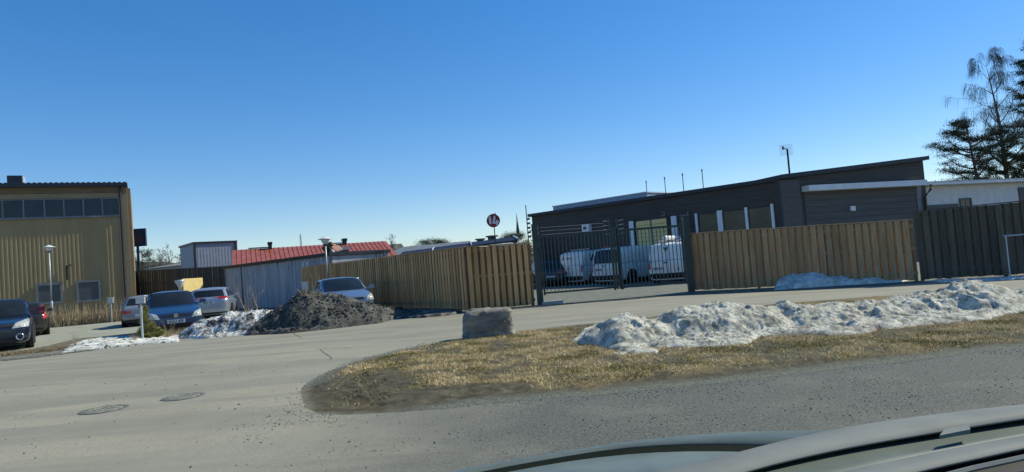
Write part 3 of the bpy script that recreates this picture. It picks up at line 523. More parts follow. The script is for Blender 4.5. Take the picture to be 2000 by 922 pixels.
sb = [B(405, 612, 20.6, 1.0, 0.8, -0.3), B(450, 606, 20.8, 1.1, 0.9), B(500, 598, 20.8, 1.2, 1.0), B(545, 592, 20.8, 1.2, 1.1), B(575, 590, 20.7, 0.8, 0.9)]
sbank = heap('snow_bank', 'gritty half melted snow heap between the blue hatchback and the dark mound', 'snow bank', None, sb, M_dsnow, 0.03, 0.16, 37, 0.5, base_h=0.10, pw=0.7, slope=1.1, pts=[RZ(345, 662), RZ(375, 647), RZ(430, 636), RZ(500, 626), RZ(560, 622), RZ(590, 622), RZ(580, 640), RZ(540, 650), RZ(470, 655), RZ(400, 662)])

heap('dirt_strip', 'low shaded strip of dirt and ice between the dark mound and the long left fence', 'dirt heap', None, [], M_dice, 0.03, 0.07, 45, 0.3, base_h=0.10, pts=[RZ(770, 624), RZ(800, 606), RZ(860, 603), RZ(905, 610), RZ(890, 615), RZ(830, 621)])

# loose stones on the mound, grit and icy crumbs on the snow
def litter(src, n, rmin, rmax, mat, name, label, cat, zmin=0.08, sink=0.4):
    me = src.data; co = np.empty(len(me.vertices)*3, np.float32); me.vertices.foreach_get('co', co); co = co.reshape(-1, 3)+np.array(src.location); co = co[co[:, 2] > zmin]; k = rng.choice(len(co), n); q = co[k]; rr = rmin+(rmax-rmin)*rng.uniform(0, 1, n)**3
    prop(stones(name, q[:, 0]+rng.normal(0, 0.01, n), q[:, 1], q[:, 2]+rr*(0.5-sink), rr, mat, label), cat=cat)
litter(mound, 5200, 0.012, 0.075, M_cinder, 'loose_stones', 'loose dark stones and clods covering the dark mound', 'stones'); litter(mound, 500, 0.010, 0.035, M_pebble, 'pale_stones', 'pale small stones scattered over the dark mound', 'stones')
litter(bank, 1200, 0.004, 0.015, M_island_dirt, 'grit_specks', 'dark grit frozen into the long snow bank', 'grit', 0.05, 0.3); litter(bank, 2600, 0.006, 0.022, M_snow, 'ice_crumbs', 'coarse icy crumbs on the surface of the long snow bank', 'ice', 0.05, 0.6)
litter(sbank, 900, 0.010, 0.045, M_cinder, 'dark_clods', 'dark clods on the gritty snow heap beside the blue hatchback', 'stones', 0.08, 0.4); litter(sbank, 1500, 0.012, 0.05, M_dsnow, 'snow_lumps', 'crumbly lumps on the gritty snow heap', 'ice', 0.08, 0.5)

# ------------------------------------------------------------ rock
bm = bmesh.new(); bmesh.ops.create_cube(bm, size=1); bmesh.ops.subdivide_edges(bm, edges=bm.edges, cuts=22, use_grid_fill=True)
c0 = (RZ(907, 668)+RZ(1003, 657))/2; wx = (RZ(1003, 657)-RZ(907, 668)).length
from mathutils import noise as mn
for v in bm.verts:
    p = v.co.copy(); q = p*2; l = (abs(q.x)**6.5+abs(q.y)**5+abs(q.z)**7)**(1/6.2); p = p/max(l, 0.6)*1.0 if l > 0 else p
    tp = 1-0.10*(p.z+0.5); x = p.x*tp; y = p.y*(1-0.06*(p.z+0.5)); z = p.z
    if z > 0: z *= 1+0.10*p.x
    P3 = Vector((x*wx*1.03, y*1.0, (z+0.5)*0.60))
    nn = mn.fractal(P3*2.1+Vector((3, 1, 7)), 0.9, 2.1, 5)*0.10+mn.fractal(P3*9, 0.8, 2.0, 4)*0.014+abs(mn.noise(P3*3.3))*-0.06
    dd = Vector((x*1.2, y, z*0.9)).normalized(); P3 += dd*nn; v.co = P3
me = bpy.data.meshes.new('boulder'); bm.to_mesh(me); bm.free(); me.materials.append(M_rock); me.polygons.foreach_set('use_smooth', [True]*len(me.polygons))
rk = bpy.data.objects.new('boulder', me); COL.objects.link(rk); rk.location = (c0.x, c0.y+0.24, -0.03); rk.rotation_euler = (0, math.radians(-2), math.radians(8)); prop(rk, 'big squared grey boulder standing at the edge of the grass island', 'boulder')
def small_rock(px, py, r, label, cat='stone', flat=0.5):
    bm = bmesh.new(); bmesh.ops.create_icosphere(bm, subdivisions=3, radius=r); of = random.random()*50
    for v in bm.verts: v.co *= 1+0.5*mn.fractal(v.co/r*0.9+Vector((of, 0, 0)), 0.9, 2, 3); v.co.z *= flat
    me = bpy.data.meshes.new('stone'); bm.to_mesh(me); bm.free(); me.materials.append(M_moss); me.polygons.foreach_set('use_smooth', [True]*len(me.polygons))
    o = bpy.data.objects.new('stone', me); COL.objects.link(o); p = RZ(px, py); o.location = (p.x, p.y, 0.03); prop(o, label, cat)
M_moss = surf('mossy_earth', (0.16, 0.15, 0.06), (0.36, 0.28, 0.14), 9, 0.95, bump=0.8, bscale=60)
small_rock(1012, 656, 0.10, 'mossy lump of turf touching the right foot of the boulder'); small_rock(985, 666, 0.13, 'mossy turf lump in front of the boulder near its right corner')
small_rock(1024, 661, 0.08, 'small mossy lump, farthest right of those beside the boulder'); small_rock(950, 672, 0.10, 'low earthy lump in front of the middle of the boulder')
for q in ((1500, 648, 0.24, 'brown clump of turf stuck in the front of the long snow bank'), (1640, 652, 0.13, 'small brown turf lump at the foot of the snow bank right of the larger clump')): small_rock(q[0], q[1], q[2], q[3], 'turf clump', 0.9)
small_rock(892, 676, 0.07, 'small earthy clod just left of the boulder foot')

# ------------------------------------------------------------ manhole covers
M_lid = surf('dusty_iron', (0.17, 0.17, 0.135), (0.31, 0.30, 0.225), 7, 0.8, bump=0.4)
def manhole(pxs, pys, r, label):
    p = RZ(pxs, pys); t = thing('manhole_cover', label, 'manhole cover', (p.x, p.y, 0.004))
    MB().lathe((p.x, p.y, 0.004), [(r, 0.0), (r, 0.008), (r-0.05, 0.010), (r-0.055, 0.002)], 40).build('rim', M_iron, t)
    MB().lathe((p.x, p.y, 0.004), [(r-0.065, 0), (r-0.065, 0.006), (r-0.10, 0.009), (r-0.14, 0.009), (r-0.15, 0.005)], 40).build('lid', M_lid, t)
    m = MB()
    for i in range(-3, 4):
        for j in range(-3, 4):
            if i*i+j*j < 10: m.box((p.x+i*0.07, p.y+j*0.07, 0.012), (0.045, 0.045, 0.008), 0.4)
    m.build('tread', M_lid, t)
manhole(203, 801, 0.28, 'round cast iron manhole cover nearest the left edge of the road'); manhole(358, 776, 0.27, 'round manhole cover half buried in dust, farther along the road')

# ------------------------------------------------------------ fences
def fence(label, P0, P1, h0, h1, pitch, bw, mf, mb_, rail_z, name='wooden_fence', back=True, cap=True, cat='fence', side=1, gapback=None, ztop_rail=True):
    w = Wall(P0, P1); t = thing(name, label, cat, w.a)
    hz = lambda u: h0+(h1-h0)*u/w.L
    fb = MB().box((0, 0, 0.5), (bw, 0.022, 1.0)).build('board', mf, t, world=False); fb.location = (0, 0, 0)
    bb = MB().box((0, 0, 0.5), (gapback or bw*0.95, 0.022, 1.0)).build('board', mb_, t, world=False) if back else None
    u = bw/2; i = 0; firstf = firstb = True
    while u < w.L:
        p = w.d*u+w.n*(0.030+random.uniform(0, 0.005)); z0 = 0.05+random.uniform(-0.012, 0.012); sc = (random.uniform(0.97, 1.03), 1, hz(u)-z0-0.012-random.uniform(0, 0.008)); rz = w.rz+random.uniform(-0.02, 0.02)
        if firstf: o = fb; firstf = False
        else: o = fb.copy(); COL.objects.link(o); o.parent = t
        o.location = (p.x, p.y, z0); o.rotation_euler = (0, random.uniform(-0.004, 0.004), rz); o.scale = sc
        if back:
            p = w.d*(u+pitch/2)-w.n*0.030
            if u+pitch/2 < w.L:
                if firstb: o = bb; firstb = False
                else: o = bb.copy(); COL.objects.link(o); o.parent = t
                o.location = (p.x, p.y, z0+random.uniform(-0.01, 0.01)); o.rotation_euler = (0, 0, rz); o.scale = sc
        u += pitch
    for rz_ in rail_z:
        m = MB(); a = w.P(0, 0, rz_*h0); b = w.P(w.L, 0, rz_*h1); d = (b-a); m.obox((a+b)/2+w.n*0.006, d/2, w.n*0.019, Vector((0, 0, 0.048))); m.build('rail', mb_, t)
    if cap:
        m = MB(); a = w.P(-0.02, 0, h0+0.012); b = w.P(w.L+0.02, 0, h1+0.012); m.obox((a+b)/2, (b-a)/2, w.n*0.055, Vector((0, 0, 0.014))); m.build('cap_rail', mf, t)
    k = max(1, round(w.L/2.4))
    for j in range(k+1):
        u = min(max(w.L*j/k, 0.06), w.L-0.06); MB().box(w.P(u, -0.10, hz(u)/2-0.02), (0.09, 0.09, hz(u)-0.04), w.rz).build('post', mb_, t)
    return t, w
Bp, Cp, Ap = RZ(920, 609), RZ(1046, 597), AY(589, 522, 35)
Dp, Ep, Fp = RZ(1368, 569), RZ(1795, 549.6), RZ(2150, 530)
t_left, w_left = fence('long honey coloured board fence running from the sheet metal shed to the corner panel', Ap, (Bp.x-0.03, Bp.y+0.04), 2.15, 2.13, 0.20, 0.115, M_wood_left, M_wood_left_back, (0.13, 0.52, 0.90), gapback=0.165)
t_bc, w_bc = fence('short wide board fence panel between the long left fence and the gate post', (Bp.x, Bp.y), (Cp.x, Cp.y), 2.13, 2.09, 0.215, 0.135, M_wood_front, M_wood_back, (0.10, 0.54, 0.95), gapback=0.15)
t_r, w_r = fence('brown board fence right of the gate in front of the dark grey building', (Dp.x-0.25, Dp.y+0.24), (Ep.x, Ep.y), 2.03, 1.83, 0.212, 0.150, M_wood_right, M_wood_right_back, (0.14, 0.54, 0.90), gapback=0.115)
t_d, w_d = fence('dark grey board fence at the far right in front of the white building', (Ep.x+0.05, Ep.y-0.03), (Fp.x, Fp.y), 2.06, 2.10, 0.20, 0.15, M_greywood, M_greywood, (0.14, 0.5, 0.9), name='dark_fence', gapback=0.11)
# barrier rail in front of the dark fence
t = thing('barrier_rail', 'thin pale metal barrier rail standing before the dark fence at the right edge', 'barrier', w_d.P(w_d.pick(1962, 470)[0], 0.6, 0))
u0, z0 = w_d.pick(1960, 461, 0.6); MB().tube([w_d.P(u0, 0.6, z0), w_d.P(u0+2.4, 0.6, z0+0.02)], 0.022, 6).build('rail', M_galv, t); MB().tube([w_d.P(u0+0.05, 0.6, 0), w_d.P(u0+0.05, 0.6, z0-0.023)], 0.02, 6).build('post', M_galv, t); MB().tube([w_d.P(u0+2.2, 0.6, 0), w_d.P(u0+2.2, 0.6, z0-0.01)], 0.02, 6).build('post', M_galv, t)

# ------------------------------------------------------------ gate
GL, GR = RZ(1056, 596), RZ(1352, 571); wg = Wall(GL, GR)
def gate_post(u, h, wd, label, arms=True, cat='gate post'):
    t = thing('gate_post', label, cat, wg.P(u, 0, 0)); MB().box(wg.P(u, 0, h/2), (wd, 0.16, h), wg.rz).build('shaft', M_gate, t); MB().box(wg.P(u, 0, h+0.011), (wd+0.03, 0.19, 0.02), wg.rz).build('cap', M_gate, t)
    if arms:
        for s in (-1, 1):
            m = MB().tube([wg.P(u+s*0.10, 0.03, h-0.75), wg.P(u+s*0.10, 0.03, h-0.05)], 0.012, 5)
            m.build('wire_arm', M_galv, t)
            for k in range(4): MB().tube([wg.P(u+s*0.12, 0.03, h-0.70+k*0.17), wg.P(u+s*0.17, 0.03, h-0.70+k*0.17)], 0.018, 6).build('insulator', M_black, t)
    return t
gate_post(0.0, 2.72, 0.20, 'wide dark green gate post at the left end of the gate with wire insulators')
gate_post(wg.L-0.02, 2.62, 0.20, 'wide dark green gate post at the right end of the gate')
def leaf(u0, u1, label, zb, zt, zstile, bold):
    t = thing('gate_leaf', label, 'gate', wg.P(u0, 0, 0))
    m = MB(); wg.box(m, u0+0.06, u1-0.06, zb, zb+0.06, -0.025, 0.025).build('bottom_rail', M_gate, t)
    m = MB(); wg.box(m, u0+0.06, u1-0.06, zt, zt+0.07, -0.03, 0.03).build('top_rail', M_gate, t)
    for u, q in ((u0+0.03, 'hinge'), (u1-0.03, 'lock')): wg.box(MB(), u-0.03, u+0.03, zb-0.04, zstile, -0.03, 0.03).build('stile', M_gate, t)
    n = int((u1-u0-0.12)/0.125); b0 = None
    for i in range(n):
        u = u0+0.06+(i+0.5)*(u1-u0-0.12)/n; p = wg.d*(u-u0)
        if b0 is None: b0 = MB().box((0, 0, (zt-zb)/2-0.02), (0.024, 0.024, zt-zb-0.08), wg.rz).build('bar', M_bar, t, world=False); o = b0
        else: o = b0.copy(); COL.objects.link(o); o.parent = t
        o.location = (p.x, p.y, zb+0.065)
    return t
um = wg.pick(1206, 520)[0]; zl = 0.36
leaf(0.14, um-0.02, 'left leaf of the dark green barred steel gate', zl, 2.28, 2.42, False)
leaf(um+0.02, wg.L-0.16, 'right leaf of the dark green barred steel gate', zl, 2.28, 2.42, True)
for i, u in enumerate((um-0.16, um+0.10)):
    t = thing('gate_post', ['slim dark green upright left of the gate middle reaching above the leaves', 'slim dark green upright right of the gate middle reaching above the leaves'][i], 'gate post', wg.P(u, 0.06, 0)); wg.box(MB(), u-0.035, u+0.035, 0.30, 2.72, 0.034, 0.09).build('shaft', M_gate, t)
    m = MB()
    for k in range(4): m.tube([wg.P(u-(0.04 if i == 0 else -0.04), 0.06, 2.2+k*0.15), wg.P(u-(0.22 if i == 0 else -0.22), 0.06, 2.22+k*0.15)], 0.006, 4)
    m.build('wire_holder', M_galv, t)
t = thing('yard_wire', 'thin wires strung above the left gate leaf', 'wire', wg.P(0.1, 0.03, 2)); m = MB()
for k in range(3): m.tube([wg.P(0.17, 0.03, 2.36+k*0.12), wg.P(um-0.36, 0.03, 2.36+k*0.12)], 0.0035, 3)
m.build('wire', M_galv, t)
p = RZ(1078, 594); o = MB().box((0, 0, 0.05), (0.72, 0.34, 0.12), 0.1).build('concrete_foot', M_concrete); o.location = (p.x, p.y-0.05, 0.0); prop(o, 'pale concrete foot block at the base of the left gate post', 'concrete block')

# ------------------------------------------------------------ yellow building
b_ = math.radians(29.2); CR = v2(AY(247, 358, 46)); front = Vector((-math.cos(b_), -math.sin(b_), 0)); sided = Vector((-math.sin(b_), math.cos(b_), 0))
yb = thing('yellow_building', 'two storey ochre corrugated building with a dark roof and a high ribbon of windows', 'building', CR)
wy = Wall(CR+front*26, CR); ZT = wy.pick(200, 366.0)[1]
def pk(px, py): return wy.pick(px, py)
u_end = wy.L
zr0 = pk(150, 422)[1]; zr1 = pk(150, 388)[1]
z_fb = pk(150, 377)[1]; ztopwall = pk(150, 366)[1]; zroof = pk(150, 358.5)[1]
wy.box(MB(), 0, u_end, 0, ztopwall, -0.6, -0.01).build('wall', M_yellow_trim, yb)
corr(wy, yb, 'corrugated_cladding', M_yellow, 0, u_end-0.55, zr0-0.14, 0, 0.24, 0.011, 0.0)
wy.box(MB(), u_end-0.55, u_end-0.02, 0, ztopwall, 0, 0.045).build('corner_trim', M_yellow_trim, yb)
wy.box(MB(), 0, u_end-0.55, zr1+0.02, z_fb-0.03, 0.0, 0.05).build('upper_band', M_yellow_trim, yb)
wy.box(MB(), 0, u_end-0.02, z_fb, ztopwall, 0.048, 0.09).build('fascia_board', M_fascia, yb)
wy.box(MB(), -0.2, u_end+0.05, ztopwall+0.002, zroof, -9.2, 0.35).build('roof', M_roofdark, yb)
m = MB(); u = 0.0
while u < u_end: wy.box(m, u, u+0.16, zroof+0.002, zroof+0.05, -3, 0.33); u += 0.30
m.build('roof_ribs', M_roofdark, yb)
MB().obox(CR+sided*4.9+Vector((0, 0, ztopwall/2)), sided*4.2, front*(-0.0)+Vector((front.x*0.2, front.y*0.2, 0)), Vector((0, 0, ztopwall/2-0.004))).build('side_wall', M_yellow_trim, yb)
divs = [-60, -18, 5, 46, 87, 125, 163, 200, 234]
us = [pk(d, 405)[0] for d in divs]; us[0] = 2.0
for i in range(len(us)-1): frame_window(wy, yb, us[i]+0.04, us[i+1]-0.04, zr0, zr1-0.05, 0.045, M_frame, M_glass, 0.07)
wy.box(MB(), 1.9, us[-1]+0.05, zr0-0.13, zr0-0.048, 0.003, 0.12).build('window_sill', M_frame, yb)
for (x0, x1, y0, y1) in ((75, 118, 557, 590), (154, 193, 551, 586)):
    a = pk((x0+x1)/2, y0)[1]; b = pk((x0+x1)/2, y1)[1]; frame_window(wy, yb, pk(x0, 572)[0], pk(x1, 568)[0], b, a, 0.13, M_frame, M_blind, 0.10, o0=0.034)
pts = [wy.P(u_end-0.42, 0.16, zr1+1.0), wy.P(u_end-0.42, 0.16, 0.1)]; MB().tube(pts, 0.07, 8).build('downpipe', M_roofdark, yb)
u1, z1 = pk(130, 519); m = MB().tube([wy.P(u1, 0.10, z1-0.95), wy.P(u1, 0.10, z1), wy.P(u1+0.28, 0.14, z1+0.02)], 0.05, 6); m.build('wall_pipe', M_black, yb)
u0, _ = pk(10, 355); u1, _ = pk(40, 352); zv = pk(24, 347)[1]; wy.box(MB(), u0, u1, zroof+0.052, zv+0.25, -1.8, -0.7).build('roof_vent', M_roofdark, yb); wy.box(MB(), u1+0.003, u1+0.05, zroof+0.053, zv+0.24, -1.8, -0.7).build('vent_side', M_galv, yb)

# ------------------------------------------------------------ billboard
p0 = AY(270, 465, 68); wb = Wall((p0.x-2, p0.y-0.3, 0), (p0.x+2, p0.y+0.3, 0)); bbt = thing('billboard', 'dark square billboard on a single pole beside the yellow building', 'billboard', (p0.x, p0.y, 0))
ua, _ = wb.pick(251.5, 465); ub, _ = wb.pick(285.5, 465); _, zb1 = wb.pick(268, 447); _, zb0 = wb.pick(268, 481.5)
wb.box(MB(), ua, ub, zb0, zb1, -0.15, 0.15).build('sign_board', M_billb, bbt); uc = wb.pick(270, 500)[0]; MB().box(wb.P(uc, 0, zb0/2), (0.20, 0.2, zb0-0.004), wb.rz).build('pole', M_billb, bbt)
m = MB()
for (a, b, c, d) in ((ua+0.0, ub, zb1-0.10, zb1), (ua, ub, zb0, zb0+0.10), (ua, ua+0.1, zb0+0.1, zb1-0.1), (ub-0.1, ub, zb0+0.1, zb1-0.1)): wb.box(m, a, b, c, d, 0.152, 0.19)
m.build('frame', M_panel, bbt)
Mt = Matrix.Translation(wb.P((ua+ub)/2-0.1, 0.16, zb0+0.62*(zb1-zb0)*0.62)-Vector((p0.x, p0.y, 0))) @ Matrix.Rotation(wb.rz, 4, 'Z') @ Matrix.Rotation(math.pi/2, 4, 'X')
puttext('lettering', '3CE', 0.75, M_billr, bbt, Mt, 0.012)

# ------------------------------------------------------------ sheet metal shed with a sloping black roof edge
SA, SB_ = AY(440, 523, 44), AY(648, 496.7, 34.5); ws = Wall((SA.x, SA.y, 0), (SB_.x, SB_.y, 0))
sh = thing('metal_shed', 'weathered bluish grey corrugated shed with a black roof edge behind the mound', 'shed', ws.P(0, 0, 0))
corr(ws, sh, 'corrugated_wall', M_shed, 0, ws.L, 2.62, 0, 0.42, 0.05, 0.0); ws.box(MB(), 0, ws.L, 0, 2.6, -3.5, -0.02).build('body', M_shed, sh)
ws.box(MB(), -0.15, ws.L+0.1, 2.62, 2.80, -3.6, 0.16).build('roof', M_roofdark, sh); ws.box(MB(), -0.02, 0.06, 0, 2.615, 0.052, 0.07).build('corner_strip', M_frame, sh)
u, z = ws.pick(462, 560); ws.box(MB(), u+0.9, u+0.96, 0.2, 2.6, 0.052, 0.062).build('seam', M_black, sh)
m = MB(); 
t = thing('white_pipes', 'small white pipe fittings and rail poking above the fence before the shed', 'pipes', ws.P(ws.pick(594, 517)[0], 0.4, 0))
for px_ in (592, 600): u, z = ws.pick(px_, 513, 0.4); MB().tube([ws.P(u, 0.4, 0), ws.P(u, 0.4, z), ws.P(u+0.1, 0.4, z+0.05)], 0.045, 6).build('pipe', M_whitemetal, t)
u, z = ws.pick(600, 517, 0.4); MB().tube([ws.P(u+0.06, 0.4, z), ws.P(u+0.8, 0.4, z), ws.P(u+0.8, 0.4, z-0.6)], 0.025, 5).build('rail', M_galv, t)

# ------------------------------------------------------------ dark board wall behind the parking lot
DA, DB = AY(256, 529, 51), AY(441, 520, 47); zA, zB = DA.z, DB.z
fence('tall black stained board fence behind the parked cars', (DA.x-1.5, DA.y+0.2, 0), (DB.x, DB.y, 0), zA, zB, 0.24, 0.22, M_darkwood, M_darkwood, (0.3, 0.7), name='tall_dark_fence', back=False, cap=True)
# yellow board and bollard lamp
a, b = AY(357, 571, 41.6), AY(396, 571, 43.4); wq = Wall(a, b); z1 = wq.pick(375, 543.5)[1]; ybd = thing('yellow_board', 'plain yellow board standing upright before the black fence behind the blue hatchback', 'board', wq.P(0, 0, 0)); wq.box(MB(), 0.03, wq.L, 0.5, z1, -0.05, 0.05).build('panel', M_yellowboard, ybd)
for u in (0.2, wq.L-0.2): wq.box(MB(), u-0.04, u+0.04, 0, 1.4, -0.12, -0.052).build('post', M_galv, ybd)
def street_lamp(px, pyt, base, label, group='park street lamps'):
    h = AY(px, pyt, base.y).z; t = thing('street_lamp', label, 'street lamp', base, group)
    x, y = base.x, base.y
    MB().lathe((x, y, 0), [(0.065, 0), (0.065, 1.35), (0.05, 1.40)], 10).build('pole_sleeve', M_galv, t, True)
    MB().lathe((x, y, 0), [(0.036, 1.40), (0.032, h-0.42)], 8).build('pole', M_galv, t, True)
    MB().lathe((x, y, h-0.42), [(0.05, 0), (0.09, 0.03), (0.10, 0.07)], 12).build('collar', M_black, t, True)
    MB().lathe((x, y, h-0.35), [(0.10, 0), (0.155, 0.10), (0.205, 0.22)], 16).build('lamp_globe', M_lampwhite, t, True)
    MB().lathe((x, y, h-0.13), [(0.33, 0), (0.33, 0.015), (0.22, 0.05), (0.08, 0.12), (0.015, 0.15)], 18).build('lamp_shade', M_lampwhite, t, True)
    return t
street_lamp(95, 479, RZ(103, 636), 'white street lamp in front of the yellow building wall')
bl = AY(637, 500, 30.5); street_lamp(629, 462.5, Vector((bl.x, bl.y, 0)), 'street lamp standing behind the long left fence before the red roof')
p = AY(352, 570, 41); zt = AY(349, 547, 41).z; t = thing('bollard_lamp', 'short pale post with a funnel shaped head beside the yellow board', 'lamp', (p.x, p.y, 0)); MB().lathe((p.x, p.y, 0), [(0.06, 0), (0.06, zt-0.75)], 8).build('pole', M_galv, t); MB().lathe((p.x, p.y, zt-0.748), [(0.07, 0), (0.10, 0.3), (0.30, 0.68), (0.27, 0.75)], 12).build('head', M_galv, t, True)
def heater_post(px, py_top, Y, lit, label, w_=0.24, h_=0.34):
    q = AY(px, py_top, Y); t = thing('heater_post', label, 'socket post', (q.x, q.y, 0), 'engine heater socket posts of the parking lot')
    MB().tube([(q.x, q.y, 0), (q.x, q.y, q.z-h_)], 0.032, 8).build('post', M_galv, t); MB().box((q.x, q.y, q.z-h_/2), (w_, 0.16, h_-0.05), 0.3).build('socket_box', M_galv, t); MB().box((q.x, q.y, q.z-0.012), (w_+0.05, 0.22, 0.022), 0.3).build('lid', M_whitemetal, t)
    return t
heater_post(216, 581, 36.5, 1, 'grey socket box on a post among the dead weeds by the yellow wall'); heater_post(274, 577.5, 19.8, 1, 'grey socket box on a post directly left of the blue hatchback', 0.23, 0.26)
heater_post(440, 566, 32, 1, 'socket box on a post at the left end of the metal shed', 0.24, 0.30); heater_post(595, 551, 23.5, 1, 'socket box on a post rising behind the peak of the dark mound', 0.22, 0.30)

# ------------------------------------------------------------ background buildings
def gable(name, label, wall, dep, z_eave, z_ridge, mw, mr, rib=0.5, ridge_at=None, over=0.3, hip=0.0):
    t = thing(name, label, 'building', wall.P(wall.L/2, 0, 0)); ra = ridge_at or dep/2
    m = MB(); wall.box(m, 0, wall.L, 0, z_eave-0.02, -dep, 0); m.prism([wall.P(0, 0, z_eave-0.019), wall.P(0, -dep, z_eave-0.019), wall.P(0, -ra, z_ridge-0.08)], wall.d*wall.L); m.build('wall', mw, t)
    sl = (z_ridge-z_eave)/ra
    for s in (0, 1):
        m = MB(); e0 = (over, z_eave-sl*over) if s == 0 else (-dep-over, z_eave-(z_ridge-z_eave)/(dep-ra)*over)
        a = wall.P(-over, e0[0], e0[1]); b = wall.P(wall.L+over, e0[0], e0[1]); c = wall.P(wall.L+over-hip, -ra, z_ridge); d = wall.P(-over, -ra, z_ridge)
        nrm = (b-a).cross(d-a).normalized(); nrm = nrm if nrm.z > 0 else -nrm
        m.add([a, b, c, d, a-nrm*0.1, b-nrm*0.1, c-nrm*0.1, d-nrm*0.1], [(0, 1, 2, 3), (7, 6, 5, 4), (0, 4, 5, 1), (1, 5, 6, 2), (2, 6, 7, 3), (3, 7, 4, 0)])
        r = m.build('roof', mr, t)
        if s == 0 and rib:
            m = MB(); L = (b-a).length; k = int(L/rib)
            for i in range(1, k):
                f = i/k; p = a+(b-a)*f; q = d+(c-d)*f; m.obox((p+q)/2+nrm*0.025, (q-p)/2*0.995, (b-a).normalized()*0.03, nrm*0.022)
            m.build('roof_ribs', mr, r)
    return t, (a, d)
# red roof
ra = AY(463, 517, 57); rb = AY(768, 498, 62); wr = Wall((ra.x, ra.y, 0), (rb.x, rb.y, 0)); ze = wr.pick(650, 508)[1]; 
ridge_back = 5.0; zrid = wr.pick(650, 477, -ridge_back)[1]
red, _ = gable('red_roofed_building', 'long low beige building with a ribbed red sheet metal roof', wr, 10, ze, zrid, M_wallbeige, M_redroof, 0.40, 5.0, 0.4, 0.0)
zrdg = lambda: zrid
for px_, w_, lab in ((527, 0.42, 0), (673, 0.46, 0)):
    u, z = wr.pick(px_, 475, -ridge_back+0.2); zt = wr.pick(px_, 466 if px_ > 600 else 473, -ridge_back+0.2)[1]
    m = wr.box(MB(), u-w_/2*0.75, u+w_/2*0.75, zrid-0.3, zt-0.25, -ridge_back-0.2, -ridge_back+0.5); wr.box(m, u-w_/2, u+w_/2, zt-0.248, zt, -ridge_back-0.3, -ridge_back+0.6); m.build('chimney', M_roofdark, red)
    wr.box(MB(), u-1.9, u+w_*0.3, zrid+0.03, zrid+0.12, -ridge_back-0.1, -ridge_back+0.2).build('ridge_cap', M_roofdark, red)
u, _ = wr.pick(676, 490, -2.2); zt = wr.pick(676, 484, -2.2)[1]; wr.box(MB(), u-0.24, u+0.24, ze+0.2, zt-0.2, -2.6, -1.9).build('chimney', surf('brown_brick', (0.16, 0.06, 0.045), (0.24, 0.10, 0.07), 9, 0.9), red); wr.box(MB(), u-0.28, u+0.28, zt-0.198, zt+0.10, -2.65, -1.85).build('chimney_cap', M_galv, red)
sl_ = (zrid-ze)/5.0
def onroof(u, o, e): return wr.P(u, -o, ze+sl_*o)+Vector((0, 0, e))
u0, u1 = wr.pick(650, 490, -3.2)[0], wr.pick(667, 486, -3.2)[0]
MB().add([onroof(u0+0.4, 1.9, 0.06), onroof(u1+0.4, 1.9, 0.06), onroof(u1-0.2, 4.8, 0.06), onroof(u0-0.2, 4.8, 0.06)], [(0, 1, 2, 3)]).build('faded_patch', M_redpatch, red)
u0, u1 = wr.pick(650, 497, -1.6)[0], wr.pick(676, 494, -1.6)[0]; MB().obox((onroof(u0, 1.7, 0.10)+onroof(u1, 1.8, 0.10))/2, (onroof(u1, 1.8, 0.1)-onroof(u0, 1.7, 0.1))/2, Vector((0, 0.05, 0)), Vector((0, 0, 0.10))).build('snow_guard', M_roofdark, red)
# stack beside the shed end
q = AY(652, 505, 38); tk = thing('vent_stack', 'leaning pale vent stack with a dark hooded box rising beside the shed roof', 'vent stack', (q.x, q.y, 0))
e = AY(639, 478, 38); MB().tube([(q.x+0.15, q.y, 2.3), (q.x-0.1, q.y, 3.0), (e.x+0.05, e.y, e.z-0.35)], [0.16, 0.16, 0.15], 10).build('stack_pipe', M_concrete, tk, True); MB().obox((e.x+0.03, e.y, e.z-0.1), Vector((0.26, 0, 0.16)), Vector((0, 0.2, 0)), Vector((-0.06, 0, 0.10))).build('hood', surf('mossy_brown', (0.07, 0.07, 0.03), (0.16, 0.10, 0.04), 5, 0.8), tk)
MB().obox((q.x-0.25, q.y-0.3, 2.65), Vector((0.16, 0, -0.05)), Vector((0, 0.15, 0)), Vector((0.05, 0, 0.55))).build('duct', M_black, tk); MB().box((q.x-0.25, q.y, 1.0), (0.5, 0.3, 2.1)).build('base_cabinet', M_black, tk)
# dark frame thing on the far side of the fence
q = AY(742, 497, 30); t = thing('pallet_rack', 'small dark brown timber rack showing over the fence below the end of the red roof', 'rack', (q.x, q.y, 0)); zt = AY(742, 491, 30).z
for dx in (-0.17, 0.0, 0.17): MB().box((q.x+dx, q.y, zt/2-0.03), (0.035, 0.05, zt-0.06)).build('upright', M_darkwood, t)
MB().box((q.x, q.y, zt-0.028), (0.40, 0.06, 0.05)).build('crossbar', M_darkwood, t)
